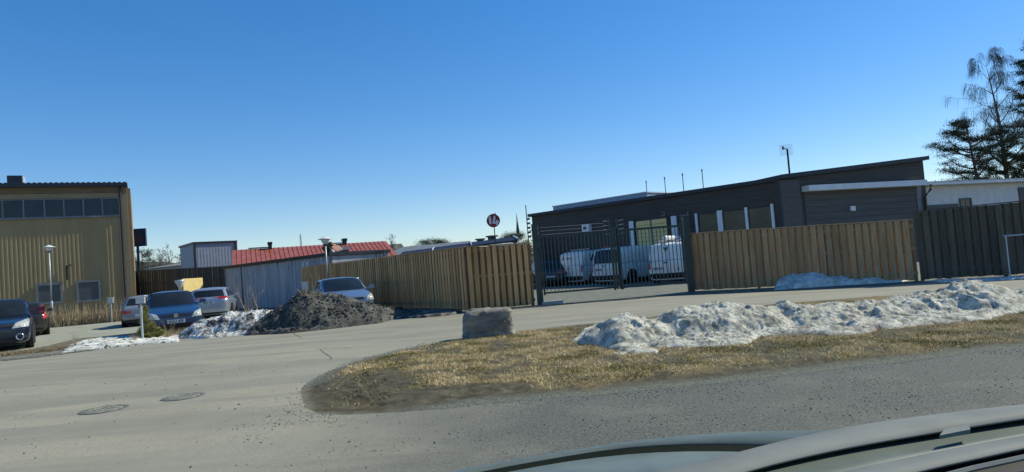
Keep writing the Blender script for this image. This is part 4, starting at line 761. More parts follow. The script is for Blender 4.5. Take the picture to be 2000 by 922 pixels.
# blue grey boxes left of it
a, b = AY(381, 520, 68), AY(463, 516, 70.6); wz = Wall(a, b); z1 = wz.pick(420, 475)[1]; t = thing('blue_warehouse', 'blue grey corrugated box building with dark edges left of the red roof', 'building', wz.P(0, 0, 0))
corr(wz, t, 'corrugated_wall', M_bluebox, 0.15, wz.L-0.15, z1, 0, 0.30, 0.010); wz.box(MB(), 0, wz.L, 0, z1, -6, -0.01).build('body', M_bluebox, t)
m = MB(); wz.box(m, -0.1, 0.14, 0, z1, -0.005, 0.10); wz.box(m, wz.L-0.14, wz.L+0.1, 0, z1, -0.005, 0.10); m.build('corner_trim', M_roofdark, t); wz.box(MB(), -0.12, wz.L+0.12, z1+0.002, z1+0.2, -6.1, 0.12).build('roof', M_roofdark, t)
a, b = AY(357, 524, 74), AY(381, 520, 73); wz = Wall(a, b); z1 = wz.pick(363, 499)[1]; z2 = wz.pick(381, 493)[1]; t = thing('lean_to', 'small pale lean-to with a sloping dark roof left of the blue grey building', 'building', wz.P(0, 0, 0))
MB().prism([wz.P(0, 0, 0), wz.P(wz.L, 0, 0), wz.P(wz.L, 0, z2), wz.P(0, 0, z1)], -wz.n*5).build('wall', M_wallbeige, t); MB().prism([wz.P(-0.2, 0.2, z1+0.004), wz.P(wz.L, 0.2, z2+0.004), wz.P(wz.L, 0.2, z2+0.2), wz.P(-0.2, 0.2, z1+0.2)], -wz.n*5.4).build('roof', M_roofdark, t)
# far pale roof left
a, b = AY(285, 525, 95), AY(357, 519, 92); wz = Wall(a, b); z1 = wz.pick(320, 521)[1]; gable('far_hall', 'distant low hall with a pale grey roof seen over the black fence', wz, 12, z1, wz.pick(330, 516, -6)[1], M_wallbeige, M_greyroof, 1.0)
# grey roof
a, b = AY(752, 503, 75), AY(880, 487, 73); wz = Wall(a, b); ze_ = wz.pick(790, 496)[1]; gable('grey_roofed_building', 'distant low building with a ribbed grey roof right of the red roof', wz, 12, ze_, wz.pick(800, 481, -6)[1], M_wallbeige, M_greyroof, 0.9)
# long flat building with navy roof panels
a, b = AY(785, 494, 48), AY(1020, 470, 37.5); wz = Wall(a, b); ze_ = wz.pick(900, 483)[1]; nb = thing('flat_building', 'long low white building with a shallow navy roof behind the fence corner', 'building', wz.P(0, 0, 0))
MB().prism([wz.P(0, 0, 0), wz.P(wz.L, 0, 0), wz.P(wz.L, 0, ze_-0.15), wz.P(0, 0, ze_-0.15)], (-0.1, 4.5, 0)).build('wall', M_whitemetal, nb)
k = 3; zb_ = wz.pick(900, 478, -3)[1]-0.06
bk = Vector((-0.25, 3.2, 0))
for i in range(k):
    u0, u1 = wz.L*i/k+0.02, wz.L*(i+1)/k-0.10; e = 0.03*i; A_ = [wz.P(u0, 0.25, ze_-0.04+e), wz.P(u1, 0.25, ze_-0.04+e), wz.P(u1, 0.25, zb_+e)+bk, wz.P(u0, 0.25, zb_+e)+bk]
    MB().add(A_+[p-Vector((0, 0, 0.10)) for p in A_], [(0, 1, 2, 3), (7, 6, 5, 4), (0, 4, 5, 1), (1, 5, 6, 2), (2, 6, 7, 3), (3, 7, 4, 0)]).build('roof', M_panel, nb)
    MB().obox((wz.P(u1+0.05, 0.25, ze_-0.04)+wz.P(u1+0.05, 0.25, zb_)+bk)/2+Vector((0, 0, e+0.05)), wz.d*0.04, (bk+Vector((0, 0, zb_-ze_)))/2, Vector((0, 0, 0.04))).build('roof_flashing', M_whitemetal, nb)
for px_, pt, w_ in ((938, 466, 0.35), (961, 460, 0.55)):
    u, _ = wz.pick(px_, 470, -2.8); zt = wz.pick(px_, pt, -2.8)[1]; m = wz.box(MB(), u-w_/2*0.7, u+w_/2*0.7, zb_-0.2, zt-0.1, -3.0, -2.6); wz.box(m, u-w_/2, u+w_/2, zt-0.098, zt, -3.1, -2.5); m.build('chimney', M_roofdark, nb)
# round sign 14
q = AY(963.5, 431, 34); t = thing('number_sign', 'round dark red sign reading 14 on a thin pole above the fence corner', 'sign', (q.x, q.y, 0))
r_ = 0.345; MB().tube([(q.x+0.02, q.y+0.05, 0), (q.x+0.02, q.y+0.05, q.z+r_+0.03)], 0.028, 6).build('pole', M_gate, t); MB().lathe((q.x, q.y, q.z), [(r_, -0.015), (r_, 0.015)], 32, 'y').build('rim', M_black, t); MB().lathe((q.x, q.y, q.z), [(r_-0.03, -0.022), (r_-0.03, -0.0155)], 32, 'y').build('disc', M_signred, t)
def plate2(name, poly, y, mat, par): MB().prism([(q.x+a, q.y+y, q.z+b) for a, b in poly], (0, 0.008, 0)).build(name, mat, par)
plate2('digit_one', [(-0.235, 0.215), (-0.115, 0.23), (-0.10, -0.165), (-0.205, -0.165)], -0.032, M_signwhite, t)
plate2('digit_four', [(0.035, 0.235), (0.125, 0.23), (0.10, 0.04), (0.07, -0.075), (0.135, -0.075), (0.14, 0.02), (0.22, 0.02), (0.222, -0.03), (0.285, -0.035), (0.285, -0.125), (0.235, -0.13), (0.23, -0.25), (0.135, -0.25), (0.13, -0.165), (-0.04, -0.165), (-0.045, -0.10)], -0.032, M_signwhite, t)
MB().box((q.x+0.13, q.y, q.z+r_+0.0), (0.05, 0.04, 0.07)).build('clip', M_black, t)
# folded flag / whip
q = AY(1011, 452, 46); zt = AY(1010, 422, 46).z; t = thing('flag_pole', 'furled dark flag hanging on its pole beyond the flat roof', 'flag pole', (q.x, q.y, 0)); MB().tube([(q.x, q.y, 0), (q.x, q.y, zt+0.15)], 0.02, 5).build('pole', M_gate, t); MB().lathe((q.x+0.02, q.y, q.z-0.15), [(0.10, 0), (0.12, 0.15), (0.06, 0.7), (0.02, zt-q.z+0.1)], 8).build('furled_flag', surf('green_cloth', (0.03, 0.07, 0.06), (0.05, 0.10, 0.08), 8, 0.9), t, True)
# lattice mast far away
q = AY(588, 480, 160); zt = AY(588, 458, 160).z; t = thing('lattice_mast', 'thin distant lattice mast above the red roof', 'mast', (q.x, q.y, 0)); m = MB(); s_ = 0.45
for dx, dy in ((-s_, 0), (s_, 0), (0, s_)): m.tube([(q.x+dx, q.y+dy, 0), (q.x+dx*0.25, q.y+dy*0.25, zt)], 0.06, 4)
m.build('legs', M_galv, t); m = MB()
for i in range(12): z = zt*(0.35+0.65*i/12); f = 1-0.75*z/zt; m.tube([(q.x-s_*f, q.y, z), (q.x+s_*f, q.y, z+0.9)], 0.035, 4)
m.build('braces', M_galv, t)

# ------------------------------------------------------------ dark grey building right
KL, KR = RZ(1038, 418, 4.5), RZ(1522, 346, 4.5); wk = Wall((KL.x, KL.y, 0), (KR.x, KR.y, 0)); kb = thing('grey_building', 'long low dark grey building behind the gate with white framed windows', 'building', wk.P(0, 0, 0))
wk.box(MB(), 0, wk.L, 0, 4.32, -8, 0).build('wall', M_greyb, kb); wk.box(MB(), -0.15, wk.L, 4.322, 4.5, -8.2, 0.22).build('roof', M_roofdark, kb)
m = MB()
for i in range(1, 16): wk.box(m, 0.02, wk.L-0.02, 0.27*i, 0.27*i+0.03, 0.0, 0.018)
m.build('cladding_battens', M_greyb, kb)
def wkpick(px, py): return wk.pick(px, py)
def strip(px, w_, py_t, py_b, name='window_frame'):
    u, _ = wk.pick(px, (py_t+py_b)/2); zt = wk.pick(px, py_t)[1]; wk.box(MB(), u-w_/2, u+w_/2, 0.9, zt, 0.02, 0.11).build(name, M_white_frame, kb); return u, zt
for (x, w_, pt) in ((1235, 0.30, 432), (1318, 0.30, 422), (1362, 0.12, 417), (1408, 0.26, 411), (1460, 0.13, 405), (1511, 0.13, 398)): strip(x, w_, pt, 450)
for (x0, x1, pt) in ((1365, 1403, 416), (1413, 1458, 410), (1463, 1509, 404)):
    u0, u1 = wk.pick(x0, 430)[0], wk.pick(x1, 430)[0]; zt = wk.pick((x0+x1)/2, pt)[1]; frame_window(wk, kb, u0+0.03, u1-0.03, 1.0, zt-0.03, 0.02, M_black, M_tint, 0.05)
u0, u1 = wk.pick(1243, 440)[0], wk.pick(1304, 440)[0]; zt = wk.pick(1274, 429.5)[1]; um_ = (u0+u1)/2
for (a, b) in ((u0, um_-0.03), (um_+0.03, u1)):
    dr = wk.box(MB(), a, b, 0.3, zt, 0.02, 0.05).build('yellow_door', M_door, kb); m = MB(); x = a+0.05; n_ = 0
    while x < b-0.03: wk.box(m, x, x+0.05, 0.32, zt-0.02, 0.051, 0.075); x += 0.16
    m.build('ribs', M_door, dr); m = MB()
    for j in range(5): wk.box(m, a+0.01, b-0.01, zt-0.25-j*0.22, zt-0.23-j*0.22, 0.076, 0.082)
    m.build('mesh_wires', surf('tan_wire', (0.35, 0.24, 0.10), None, 4, 0.8), dr)
wk.box(MB(), um_-0.028, um_+0.028, 0.3, zt, 0.02, 0.10).build('door_post', M_frame, kb); wk.box(MB(), u0-0.22, u0-0.01, 0.3, zt+0.1, 0.02, 0.09).build('door_frame', M_black, kb); wk.box(MB(), u1+0.01, u1+0.25, 0.3, zt+0.1, 0.02, 0.09).build('door_frame', M_black, kb)
def wbox(px0, py0, px1, py1, off, mat, name, par=kb, wall=wk, o0=0.0):
    a = wall.pick(px0, (py0+py1)/2); b = wall.pick(px1, (py0+py1)/2); c = wall.pick((px0+px1)/2, py0); d = wall.pick((px0+px1)/2, py1)
    return wall.box(MB(), a[0], b[0], d[1], c[1], o0+0.019, o0+off).build(name, mat, par)
v_ = wbox(1142, 438, 1156, 452, 0.28, M_whitemetal, 'vent_hood'); o_ = wbox(1145.5, 443, 1151, 448, 0.03, M_black, 'vent_opening', v_, wk, 0.28)
o_ = wbox(1293, 414, 1299.5, 421, 0.05, M_frame, 'wall_lamp'); o_ = wbox(1294.5, 415.5, 1298, 419.5, 0.03, M_black, 'lamp_face', o_, wk, 0.05)
m = MB(); u0, z0 = wk.pick(1330, 436); 
for i in range(5): wk.box(m, u0, u0+0.45, z0-0.35+i*0.18, z0-0.31+i*0.18, 0.05, 0.08)
wk.box(m, u0+0.46, u0+0.52, z0-0.7, z0+0.55, 0.02, 0.1); m.build('ladder', M_frame, kb)
m = MB(); u0, z0 = wk.pick(1036, 440); m.tube([wk.P(-0.25, 0.2, z0-1.2), wk.P(-0.25, 0.2, 5.1)], 0.03, 5)
for i in range(5): m.box(wk.P(-0.14, 0.2, 4.2-i*0.28), (0.25, 0.06, 0.12), wk.rz)
m.build('insulator_bracket', M_black, kb)
# raised pale parapet behind
wp = Wall(wk.P(0.3, -2.0, 0), wk.P(wk.L, -2.0, 0)); a = wp.pick(1040, 414); b = wp.pick(1263, 376); zc = (a[1]+b[1])/2; pl = thing('roof_penthouse', 'pale blue grey sheet clad upper storey set back on the dark grey building', 'building', wp.P(0, 0, 4.5))
wp.box(MB(), max(a[0], -0.2), b[0], 4.503, b[1], -5, 0).build('wall', M_parapet, pl); wp.box(MB(), max(a[0], -0.2)-0.05, b[0]+0.05, b[1]+0.002, b[1]+0.06, -5.05, 0.05).build('coping', M_whitemetal, pl)
# annex at the left end
wa = Wall(wk.P(-1.6, -5, 0), wk.P(-0.02, -5, 0)); zz = wa.pick(1025, 458)[1]; an = thing('annex', 'small dark annex at the left end of the dark grey building', 'building', wa.P(0, 0, 0)); wa.box(MB(), 0, wa.L, 0, zz-0.2, -4, 0).build('wall', M_greyb2, an); wa.box(MB(), -0.1, wa.L, zz-0.198, zz, -4, 0.15).build('roof', M_roofdark, an)
# four whip antennas
for i, (x, pt, pb) in enumerate(((1262, 357.5, 375), (1298, 350, 378), (1333, 343, 376), (1371, 335, 370))):
    off = -1.2 if i > 1 else -2.4; u, zt = wk.pick(x, pt, off); base = 4.5 if i > 1 else b[1]
    t = thing('whip_antenna', ['thin whip antenna farthest left on the roof, the shortest', 'second thin whip antenna from the left on the roof', 'third thin whip antenna from the left on the roof', 'thin whip antenna farthest right of the four, nearest the grid antenna'][i], 'antenna', wk.P(u, off, 4.5), 'thin antennas on the grey roof')
    MB().tube([wk.P(u, off, 4.5), wk.P(u, off, zt)], 0.022, 5).build('rod', M_black, t); MB().tube([wk.P(u, off, zt+0.001), wk.P(u, off, zt+0.12)], 0.035, 6).build('tip', M_black, t)
# part two with the sloping roof
L2, R2 = AY(1522, 345, 30.5), AY(1802, 310, 33.2); wv = Wall((L2.x, L2.y, 0), (R2.x, R2.y, 0)); vb2 = thing('grey_workshop', 'dark grey workshop with a rising sloped roof and a long white canopy edge', 'building', wv.P(0, 0, 0))
zl2 = wv.pick(1524, 342)[1]; zr2 = wv.pick(1802, 306)[1]; zh = lambda u: zl2+(zr2-zl2)*u/wv.L
MB().prism([wv.P(0, 0, 0), wv.P(wv.L, 0, 0), wv.P(wv.L, 0, zr2-0.2), wv.P(0, 0, zl2-0.2)], -wv.n*7).build('wall', M_greyb, vb2)
MB().prism([wv.P(-0.05, 0.25, zl2-0.195), wv.P(wv.L+0.15, 0.25, zr2-0.19), wv.P(wv.L+0.15, 0.25, zr2), wv.P(-0.05, 0.25, zl2)], -wv.n*7.4).build('roof', M_roofdark, vb2)
a = wv.pick(1524, 400)[0]; b2 = wv.pick(1562, 400)[0]; zt = wv.pick(1543, 352)[1]; wv.box(MB(), a+0.05, b2, 0, zt, 0.0, 0.12).build('pilaster', M_greyb2, vb2)
a = wv.pick(1565, 368)[0]; b2 = wv.pick(1794, 360)[0]; zt = wv.pick(1680, 359)[1]; wv.box(MB(), a, b2, zt-0.26, zt, 0.0, 0.5).build('canopy_edge', M_whitemetal, vb2); wv.box(MB(), a+0.1, b2-0.02, 0, zt-0.263, 0.0, 0.03).build('lower_panel', M_greyb2, vb2)
m = MB()
for i in range(1, 13): wv.box(m, a+0.12, b2-0.04, 0.3*i, 0.3*i+0.02, 0.03, 0.04)
m.build('panel_joints', M_greyb, vb2)
wbox(1658, 403, 1666.5, 412, 0.12, M_whitemetal, 'wall_box', vb2, wv, 0.03); o_ = wbox(1791, 362, 1800, 440, 0.06, M_frame, 'corner_board', vb2, wv, 0.0)
u, z = wv.pick(1798, 372); dp_ = MB().tube([wv.P(u+0.35, 0.30, z+0.25), wv.P(u+0.35, 0.28, z+0.02), wv.P(u+0.02, 0.16, z-0.35), wv.P(u+0.02, 0.16, 0.2)], 0.07, 8).build('downpipe', M_greyb2, vb2, True)
# grid antenna
q = wv.pick(1542, 338, -1.0); P0 = wv.P(q[0], -1.0, zh(q[0])-0.02); top = AY(1538.5, 291, P0.y); ga = thing('grid_antenna', 'square grid antenna on a dark mast above the workshop roof', 'antenna', P0)
T_ = Vector((P0.x, P0.y, top.z)); MB().tube([P0, T_], 0.045, 7).build('mast', M_black, ga); ce = T_+Vector((-0.02, 0.1, -0.02)); R_ = Vector((0.985, -0.17, 0)); m = MB()
for i in range(10): x = -0.29+0.58*i/9; m.tube([ce+R_*x+Vector((0, 0, -0.25)), ce+R_*x+Vector((0, 0, 0.25))], 0.0045, 4)
for i in range(8): z = -0.25+0.5*i/7; m.tube([ce+R_*-0.29+Vector((0, 0, z)), ce+R_*0.29+Vector((0, 0, z))], 0.0045, 4)
m.build('grid', M_galv, ga); MB().tube([T_, T_+Vector((-0.25, -0.12, 0.04))], 0.03, 6).tube([T_+Vector((-0.25, -0.12, -0.03)), T_+Vector((-0.25, -0.12, 0.13))], 0.045, 6).build('feed', M_black, ga)
# white building
L3, R3 = AY(1801, 357, 33.5), AY(2000, 357, 36.5); d3 = (R3-L3); R3 = L3+d3*1.6; w3 = Wall((L3.x, L3.y, 0), (R3.x, R3.y, 0)); wb3 = thing('white_building', 'low white rendered building with dark lower walls behind the dark fence', 'building', w3.P(0, 0, 0))
zt3 = w3.pick(1900, 360)[1]; w3.box(MB(), 0, w3.L, 0, zt3-0.02, -8, 0).build('wall', M_white, wb3); w3.box(MB(), -0.2, w3.L, zt3-0.018, zt3+0.20, -8.3, 0.35).build('roof', surf('pale_roof_edge', (0.33, 0.36, 0.38), (0.42, 0.45, 0.47), 3, 0.5), wb3); w3.box(MB(), -0.15, w3.L, zt3+0.02, zt3+0.07, 0.352, 0.42).build('gutter', M_whitemetal, wb3)
for (x0, x1) in ((1802, 1872), (1936, 1992)): wbox(x0, 399.5, x1, 430, 0.05, M_greyb2, 'dark_panel', wb3, w3)
a = w3.pick(1875, 400)[0]; b2 = w3.pick(1895, 400)[0]; z1 = w3.pick(1885, 389)[1]; z0 = w3.pick(1885, 416)[1]; wn = frame_window(w3, wb3, a, b2, z0, z1, 0.05, M_greyb2, M_tint, 0.07); m = MB(); w3.box(m, (a+b2)/2+0.02, (a+b2)/2+0.06, z0, z1, 0.03, 0.05); w3.box(m, a, b2, (z0+z1)/2, (z0+z1)/2+0.03, 0.0505, 0.06); m.build('glazing_bars', M_frame, wn)
wbox(1991, 365, 2040, 430, 0.06, M_greyb2, 'dark_pillar', wb3, w3); wbox(1916.5, 405, 1918, 413, 0.05, M_black, 'wall_pipe', wb3, w3)

# ------------------------------------------------------------ vehicles
def catm(xs, ys, x): return np.interp(x, xs, ys)
def make_car(name, label, cat, col, loc, heading, L=4.0, Wd=1.7, H=1.46, hood_z=0.92, nose_z=0.72, cowl_x=0.85, rf=0.15, rr=-1.3, tail_x=-1.75, belt=0.93, deck=0.95, wheel_r=0.31, wb=(1.25, -1.25), roofw=0.60, side_win=None, front=None, rear=None, van=False, group=None, rack=None, rim_mat=None):
    t = thing(name, label, cat, loc, group, math.atan2(heading[1], heading[0])); ORG[t.name] = Vector((0, 0, 0)); hw = Wd/2
    X = [L/2, L/2-0.04, L/2-0.16, L/2-0.5, cowl_x+0.1, rf, (rf+rr)/2, rr, tail_x+0.05, -L/2+0.16, -L/2+0.05, -L/2]
    top = [nose_z-0.12, nose_z-0.03, nose_z, nose_z+(hood_z-nose_z)*0.45, hood_z, belt, belt, belt+0.02, deck, deck, deck-0.05, deck-0.12]
    bot = [0.34, 0.25, 0.21, 0.19, 0.19, 0.19, 0.19, 0.19, 0.19, 0.22, 0.27, 0.35]
    wid = [0.72, 0.86, 0.94, 0.98, 1, 1, 1, 1, 0.99, 0.965, 0.90, 0.80] if not van else [0.80, 0.90, 0.96, 0.99, 1, 1, 1, 1, 1, 0.995, 0.985, 0.96]
    V = []; F = []
    def sec(x, zb, zt, w):
        h = zt-zb; return [(x, 0, zb), (x, w*0.8, zb), (x, w*0.95, zb+0.04), (x, w*0.985, zb+0.3*h), (x, w, zb+0.62*h), (x, w*0.975, zb+0.86*h), (x, w*0.90, zt-0.015), (x, w*0.6, zt+0.012), (x, 0, zt+0.025)]
    for x, zb, zt, w in zip(X, bot, top, wid):
        s = sec(x, zb, zt, hw*w); V += s+[(p[0], -p[1], p[2]) for p in s[-2:0:-1]]
    n = 16
    for i in range(len(X)-1):
        for j in range(n): a = i*n+j; b = i*n+(j+1) % n; F.append((a, b, b+n, a+n))
    F.append(tuple(range(n))); F.append(tuple((len(X)-1)*n+j for j in range(n))[::-1])
    me = bpy.data.meshes.new('body'); me.from_pydata(V, [], F); bm = bmesh.new(); bm.from_mesh(me); bmesh.ops.recalc_face_normals(bm, faces=bm.faces)
    bmesh.ops.triangulate(bm, faces=[f for f in bm.faces if len(f.verts) > 4]); bm.to_mesh(me); bm.free()
    tmp = bpy.data.objects.new('tmp', me); COL.objects.link(tmp); md = tmp.modifiers.new('s', 'SUBSURF'); md.levels = md.render_levels = 2
    bpy.context.view_layer.update(); ev = bpy.data.meshes.new_from_object(tmp.evaluated_get(bpy.context.evaluated_depsgraph_get())); bpy.data.objects.remove(tmp)
    ev.materials.clear(); ev.materials.append(col); ev.polygons.foreach_set('use_smooth', [True]*len(ev.polygons)); ev.name = 'body'
    body = bpy.data.objects.new('body', ev); COL.objects.link(body); body.parent = t
    # greenhouse skin
    rw = hw*roofw/0.62*0.80 if not van else hw*0.90
    prof = [(cowl_x, belt-0.04), (rf, H-0.03), ((rf*0.7+rr*0.3), H), ((rf+rr)/2, H), (rr, H-0.02), (tail_x, deck-0.02)]
    px_ = []; 
    for i in range(len(prof)-1):
        k = 8 if i in (0, 4) else 4
        for j in range(k): f = j/k; px_.append(tuple(np.array(prof[i])*(1-f)+np.array(prof[i+1])*f)+(i,))
    px_.append(prof[-1]+(4,))
    # smooth the profile a little
    q = np.array([p[:2] for p in px_])
    for _ in range(2): q[1:-1] = 0.25*q[:-2]+0.5*q[1:-1]+0.25*q[2:]
    def wtop(z): f = np.clip((z-belt)/(H-belt), 0, 1); return hw*0.93*(1-f)+rw*f
    ts = np.linspace(-1, 1, 13); GV = []; nT = 13
    def skin(i, tt, off=0.0):
        x, z = q[i]; w = wtop(z); f = np.clip((z-belt)/(H-belt), 0, 1)
        cv = 0.16 if not van else 0.05
        fx = -cv*tt*tt*(1-0) if i < 9 else (cv*0.5*tt*tt if i > len(q)-9 else 0)
        if i <= 8: fx *= 1
        zz = z-0.035*tt*tt*f-0.03*abs(tt)**7*f
        return Vector((x+fx, tt*w, zz))
    nq = len(q)
    for i in range(nq):
        for tt in ts: GV.append(skin(i, tt))
    GF = [(i*nT+j, i*nT+j+1, (i+1)*nT+j+1, (i+1)*nT+j) for i in range(nq-1) for j in range(nT-1)]
    # sides
    base = len(GV)
    for s in (0, nT-1):
        sg = -1 if s == 0 else 1; k0 = len(GV)
        for i in range(nq):
            e = GV[i*nT+s]
            for f in (0.33, 0.66, 1.0): GV.append(Vector((e.x, e.y*(1-f)+sg*hw*0.945*f+sg*0.012*math.sin(f*3.14), e.z*(1-f)+(belt-0.05)*f)))
        for i in range(nq-1):
            c = [[i*nT+s]+[k0+i*3+j for j in range(3)], [(i+1)*nT+s]+[k0+(i+1)*3+j for j in range(3)]]
            for j in range(3): GF.append((c[0][j], c[0][j+1], c[1][j+1], c[1][j]))
    g = MB().add(GV, GF).build('cabin', col, t, True, world=False)
    # bvh
    allv = [v.co.copy() for v in ev.vertices]; off = len(allv); allf = [tuple(p.vertices) for p in ev.polygons]; allv += [v.co.copy() for v in g.data.vertices]; allf += [tuple(i+off for i in p.vertices) for p in g.data.polygons]
    bvh = BVHTree.FromPolygons(allv, allf)
    def decal(nm, mat, quad, axis, sg, n_=8, m_=6, off=0.008, par=t, th=True):
        vs = []; c = [Vector((a, b, 0)) for a, b in quad]
        for i in range(n_+1):
            for j in range(m_+1):
                f, h = i/n_, j/m_; p = (c[0]*(1-f)+c[1]*f)*(1-h)+(c[3]*(1-f)+c[2]*f)*h
                o = Vector((sg*6, p.x, p.y)) if axis == 'x' else Vector((p.x, sg*4, p.y)); dr = Vector((-sg, 0, 0)) if axis == 'x' else Vector((0, -sg, 0))
                hit, nr, _, _ = bvh.ray_cast(o, dr)
                if hit is None: hit = Vector((sg*(L/2-0.2), p.x, p.y)) if axis == 'x' else Vector((p.x, sg*hw*0.9, p.y)); nr = -dr
                if nr.dot(-dr) < 0: nr = -nr
                vs.append(hit+nr*off)
        fs = [(i*(m_+1)+j, (i+1)*(m_+1)+j, (i+1)*(m_+1)+j+1, i*(m_+1)+j+1) for i in range(n_) for j in range(m_)]
        mb = MB().add(vs, fs); return mb.build(nm, mat, par, True, world=False)
    # windscreen + rear window on the skin
    def skinpane(nm, i0, i1, tw, mat, off):
        vs = []; k = 0
        for i in range(i0, i1+1):
            for tt in np.linspace(-tw, tw, 11):
                a = skin(i, tt); b = skin(min(i+1, nq-1), tt); c = skin(i, tt+0.01); nr = (b-a).cross(c-a).normalized(); nr = nr if nr.z > 0 or abs(nr.z) < 0.2 and nr.x*(1 if i < nq/2 else -1) > 0 else -nr
                vs.append(a+nr*off)
        m__ = i1-i0+1; fs = [(i*11+j, i*11+j+1, (i+1)*11+j+1, (i+1)*11+j) for i in range(m__-1) for j in range(10)]
        return MB().add(vs, fs).build(nm, mat, t, True, world=False)
    if front is not False: skinpane('windscreen', 1, 8, 0.90, M_carglass, 0.012)
    if not (rear or {}).get('nowin'): decal('rear_window', M_carglass, [(-rw*0.95*(1.06 if not van else 1), (belt+0.06)), (rw*0.95*(1.06 if not van else 1), belt+0.06), (rw*0.84, H-0.13), (-rw*0.84, H-0.13)], 'x', -1, 10, 6, 0.010)
    for (x0b, x1b, x0t, x1t) in (side_win or ()):
        for sg in (-1, 1): decal('side_window', M_carglass, [(x0b, belt+0.02), (x1b, belt+0.02), (x1t, H-0.11), (x0t, H-0.11)], 'y', sg, 6, 4, 0.008)
    # wheels
    for wx in wb:
        for sg in (-1, 1):
            MB().lathe((wx, sg*(hw-0.012), wheel_r), [(wheel_r+0.065, -0.07), (wheel_r+0.065, 0.018)], 28, 'y').build('wheel_arch', M_black, t, world=False)
            wh = MB().lathe((wx, sg*(hw-0.10), wheel_r), [(wheel_r*0.6, -0.11), (wheel_r-0.02, -0.11), (wheel_r, -0.09), (wheel_r, 0.09), (wheel_r-0.02, 0.122), (wheel_r*0.62, 0.125)] if sg > 0 else [(wheel_r*0.62, -0.125), (wheel_r-0.02, -0.122), (wheel_r, -0.09), (wheel_r, 0.09), (wheel_r-0.02, 0.11), (wheel_r*0.6, 0.11)], 28, 'y').build('wheel', M_rubber, t, True, world=False)
            m = MB(); yy = sg*(hw+0.018); m.lathe((wx, yy, wheel_r), [(wheel_r*0.20, -0.012), (wheel_r*0.18, 0.012)], 12, 'y')
            for k in range(5):
                a = k*2*math.pi/5+0.3; cx, cz = math.cos(a), math.sin(a); m.obox((wx+cx*wheel_r*0.42, yy, wheel_r+cz*wheel_r*0.42), (cx*wheel_r*0.22, 0, cz*wheel_r*0.22), (0, 0.010, 0), (-cz*wheel_r*0.085, 0, cx*wheel_r*0.085))
            m.build('rim', rim_mat or M_rim, wh, world=False)
    # mirrors
    mx = cowl_x-0.22
    for sg in (-1, 1):
        m = MB().obox((mx, sg*(hw+0.10), belt+0.09), (0.055, 0, 0), (0, 0.10, 0), (0, 0, 0.065)).obox((mx-0.01, sg*(hw-0.0), belt+0.04), (0.03, 0, 0), (0, 0.05, 0), (0, 0, 0.025)); m.build('mirror', M_black if van else col, t, world=False)
    # sill and bumpers
    decal('front_lower_grille', M_black, [(-hw*0.62, 0.26), (hw*0.62, 0.26), (hw*0.60, 0.37), (-hw*0.60, 0.37)], 'x', 1, 8, 3, 0.006)
    for sg in (-1, 1): MB().obox(((wb[0]+wb[1])/2, sg*(hw-0.03), 0.22), ((wb[0]-wb[1])/2-wheel_r-0.10, 0, 0), (0, 0.035, 0), (0, 0, 0.05)).build('sill', M_black, t, world=False)
    MB().obox((0, 0, 0.20), (L/2-0.35, 0, 0), (0, hw*0.8, 0), (0, 0, 0.05)).build('underbody', M_black, t, world=False)
    for k in range(1, 3):
        xs = [(wb[0]-wheel_r-0.16), (wb[0]+wb[1])/2-0.05, wb[1]+wheel_r+0.20]
    for x in xs:
        for sg in (-1, 1): decal('door_gap', M_black, [(x-0.008, 0.32), (x+0.008, 0.32), (x+0.008, belt-0.03), (x-0.008, belt-0.03)], 'y', sg, 1, 6, 0.003)
    # front
    fr = front or {}
    if fr:
        zg = fr.get('gz', 0.62)
        for sg in (-1, 1):
            hl = decal('headlight', fr.get('lmat', M_headlight), [(sg*hw*(fr.get('l0', 0.52)+0.02), zg-0.075), (sg*hw*0.90, zg-0.05), (sg*hw*0.93, zg+0.11+fr.get('up', 0.0)), (sg*hw*(fr.get('l0', 0.52)+0.14), zg+0.08)], 'x', 1, 8, 5, 0.012)
            if fr.get('fog'): 
                hf = bvh.ray_cast(Vector((6, sg*hw*0.66, 0.42)), Vector((-1, 0, 0)))[0]
                if hf is not None:
                    fo = MB().lathe((0, 0, 0), [(0.105, -0.02), (0.105, 0.02), (0.075, 0.02), (0.075, -0.02)], 18).build('fog_surround', M_chrome, t, True, world=False); fo.matrix_local = Matrix.Translation(hf+Vector((0.01, 0, 0))) @ Matrix.Rotation(math.pi/2, 4, 'Y')
                    fl = MB().lathe((0, 0, 0), [(0.074, -0.015), (0.074, 0.012), (0.03, 0.018)], 16).build('fog_lamp', M_black, t, True, world=False); fl.matrix_local = Matrix.Translation(hf+Vector((0.01, 0, 0))) @ Matrix.Rotation(math.pi/2, 4, 'Y')
        decal('grille', M_black, [(-hw*0.50, zg-0.02), (hw*0.50, zg-0.02), (hw*0.50, zg+0.06), (-hw*0.50, zg+0.06)], 'x', 1, 8, 3, 0.009)
        hit = bvh.ray_cast(Vector((6, 0, zg+0.02)), Vector((-1, 0, 0)))[0]
        em = MB(); em.lathe((0, 0, 0), [(0.062, -0.006), (0.062, 0.006), (0.050, 0.006), (0.050, -0.006)], 20, 'z'); eo = em.build('badge_ring', M_chrome, t, world=False); eo.matrix_local = Matrix.Translation(hit+Vector((0.02, 0, 0))) @ Matrix.Rotation(math.pi/2, 4, 'Y')
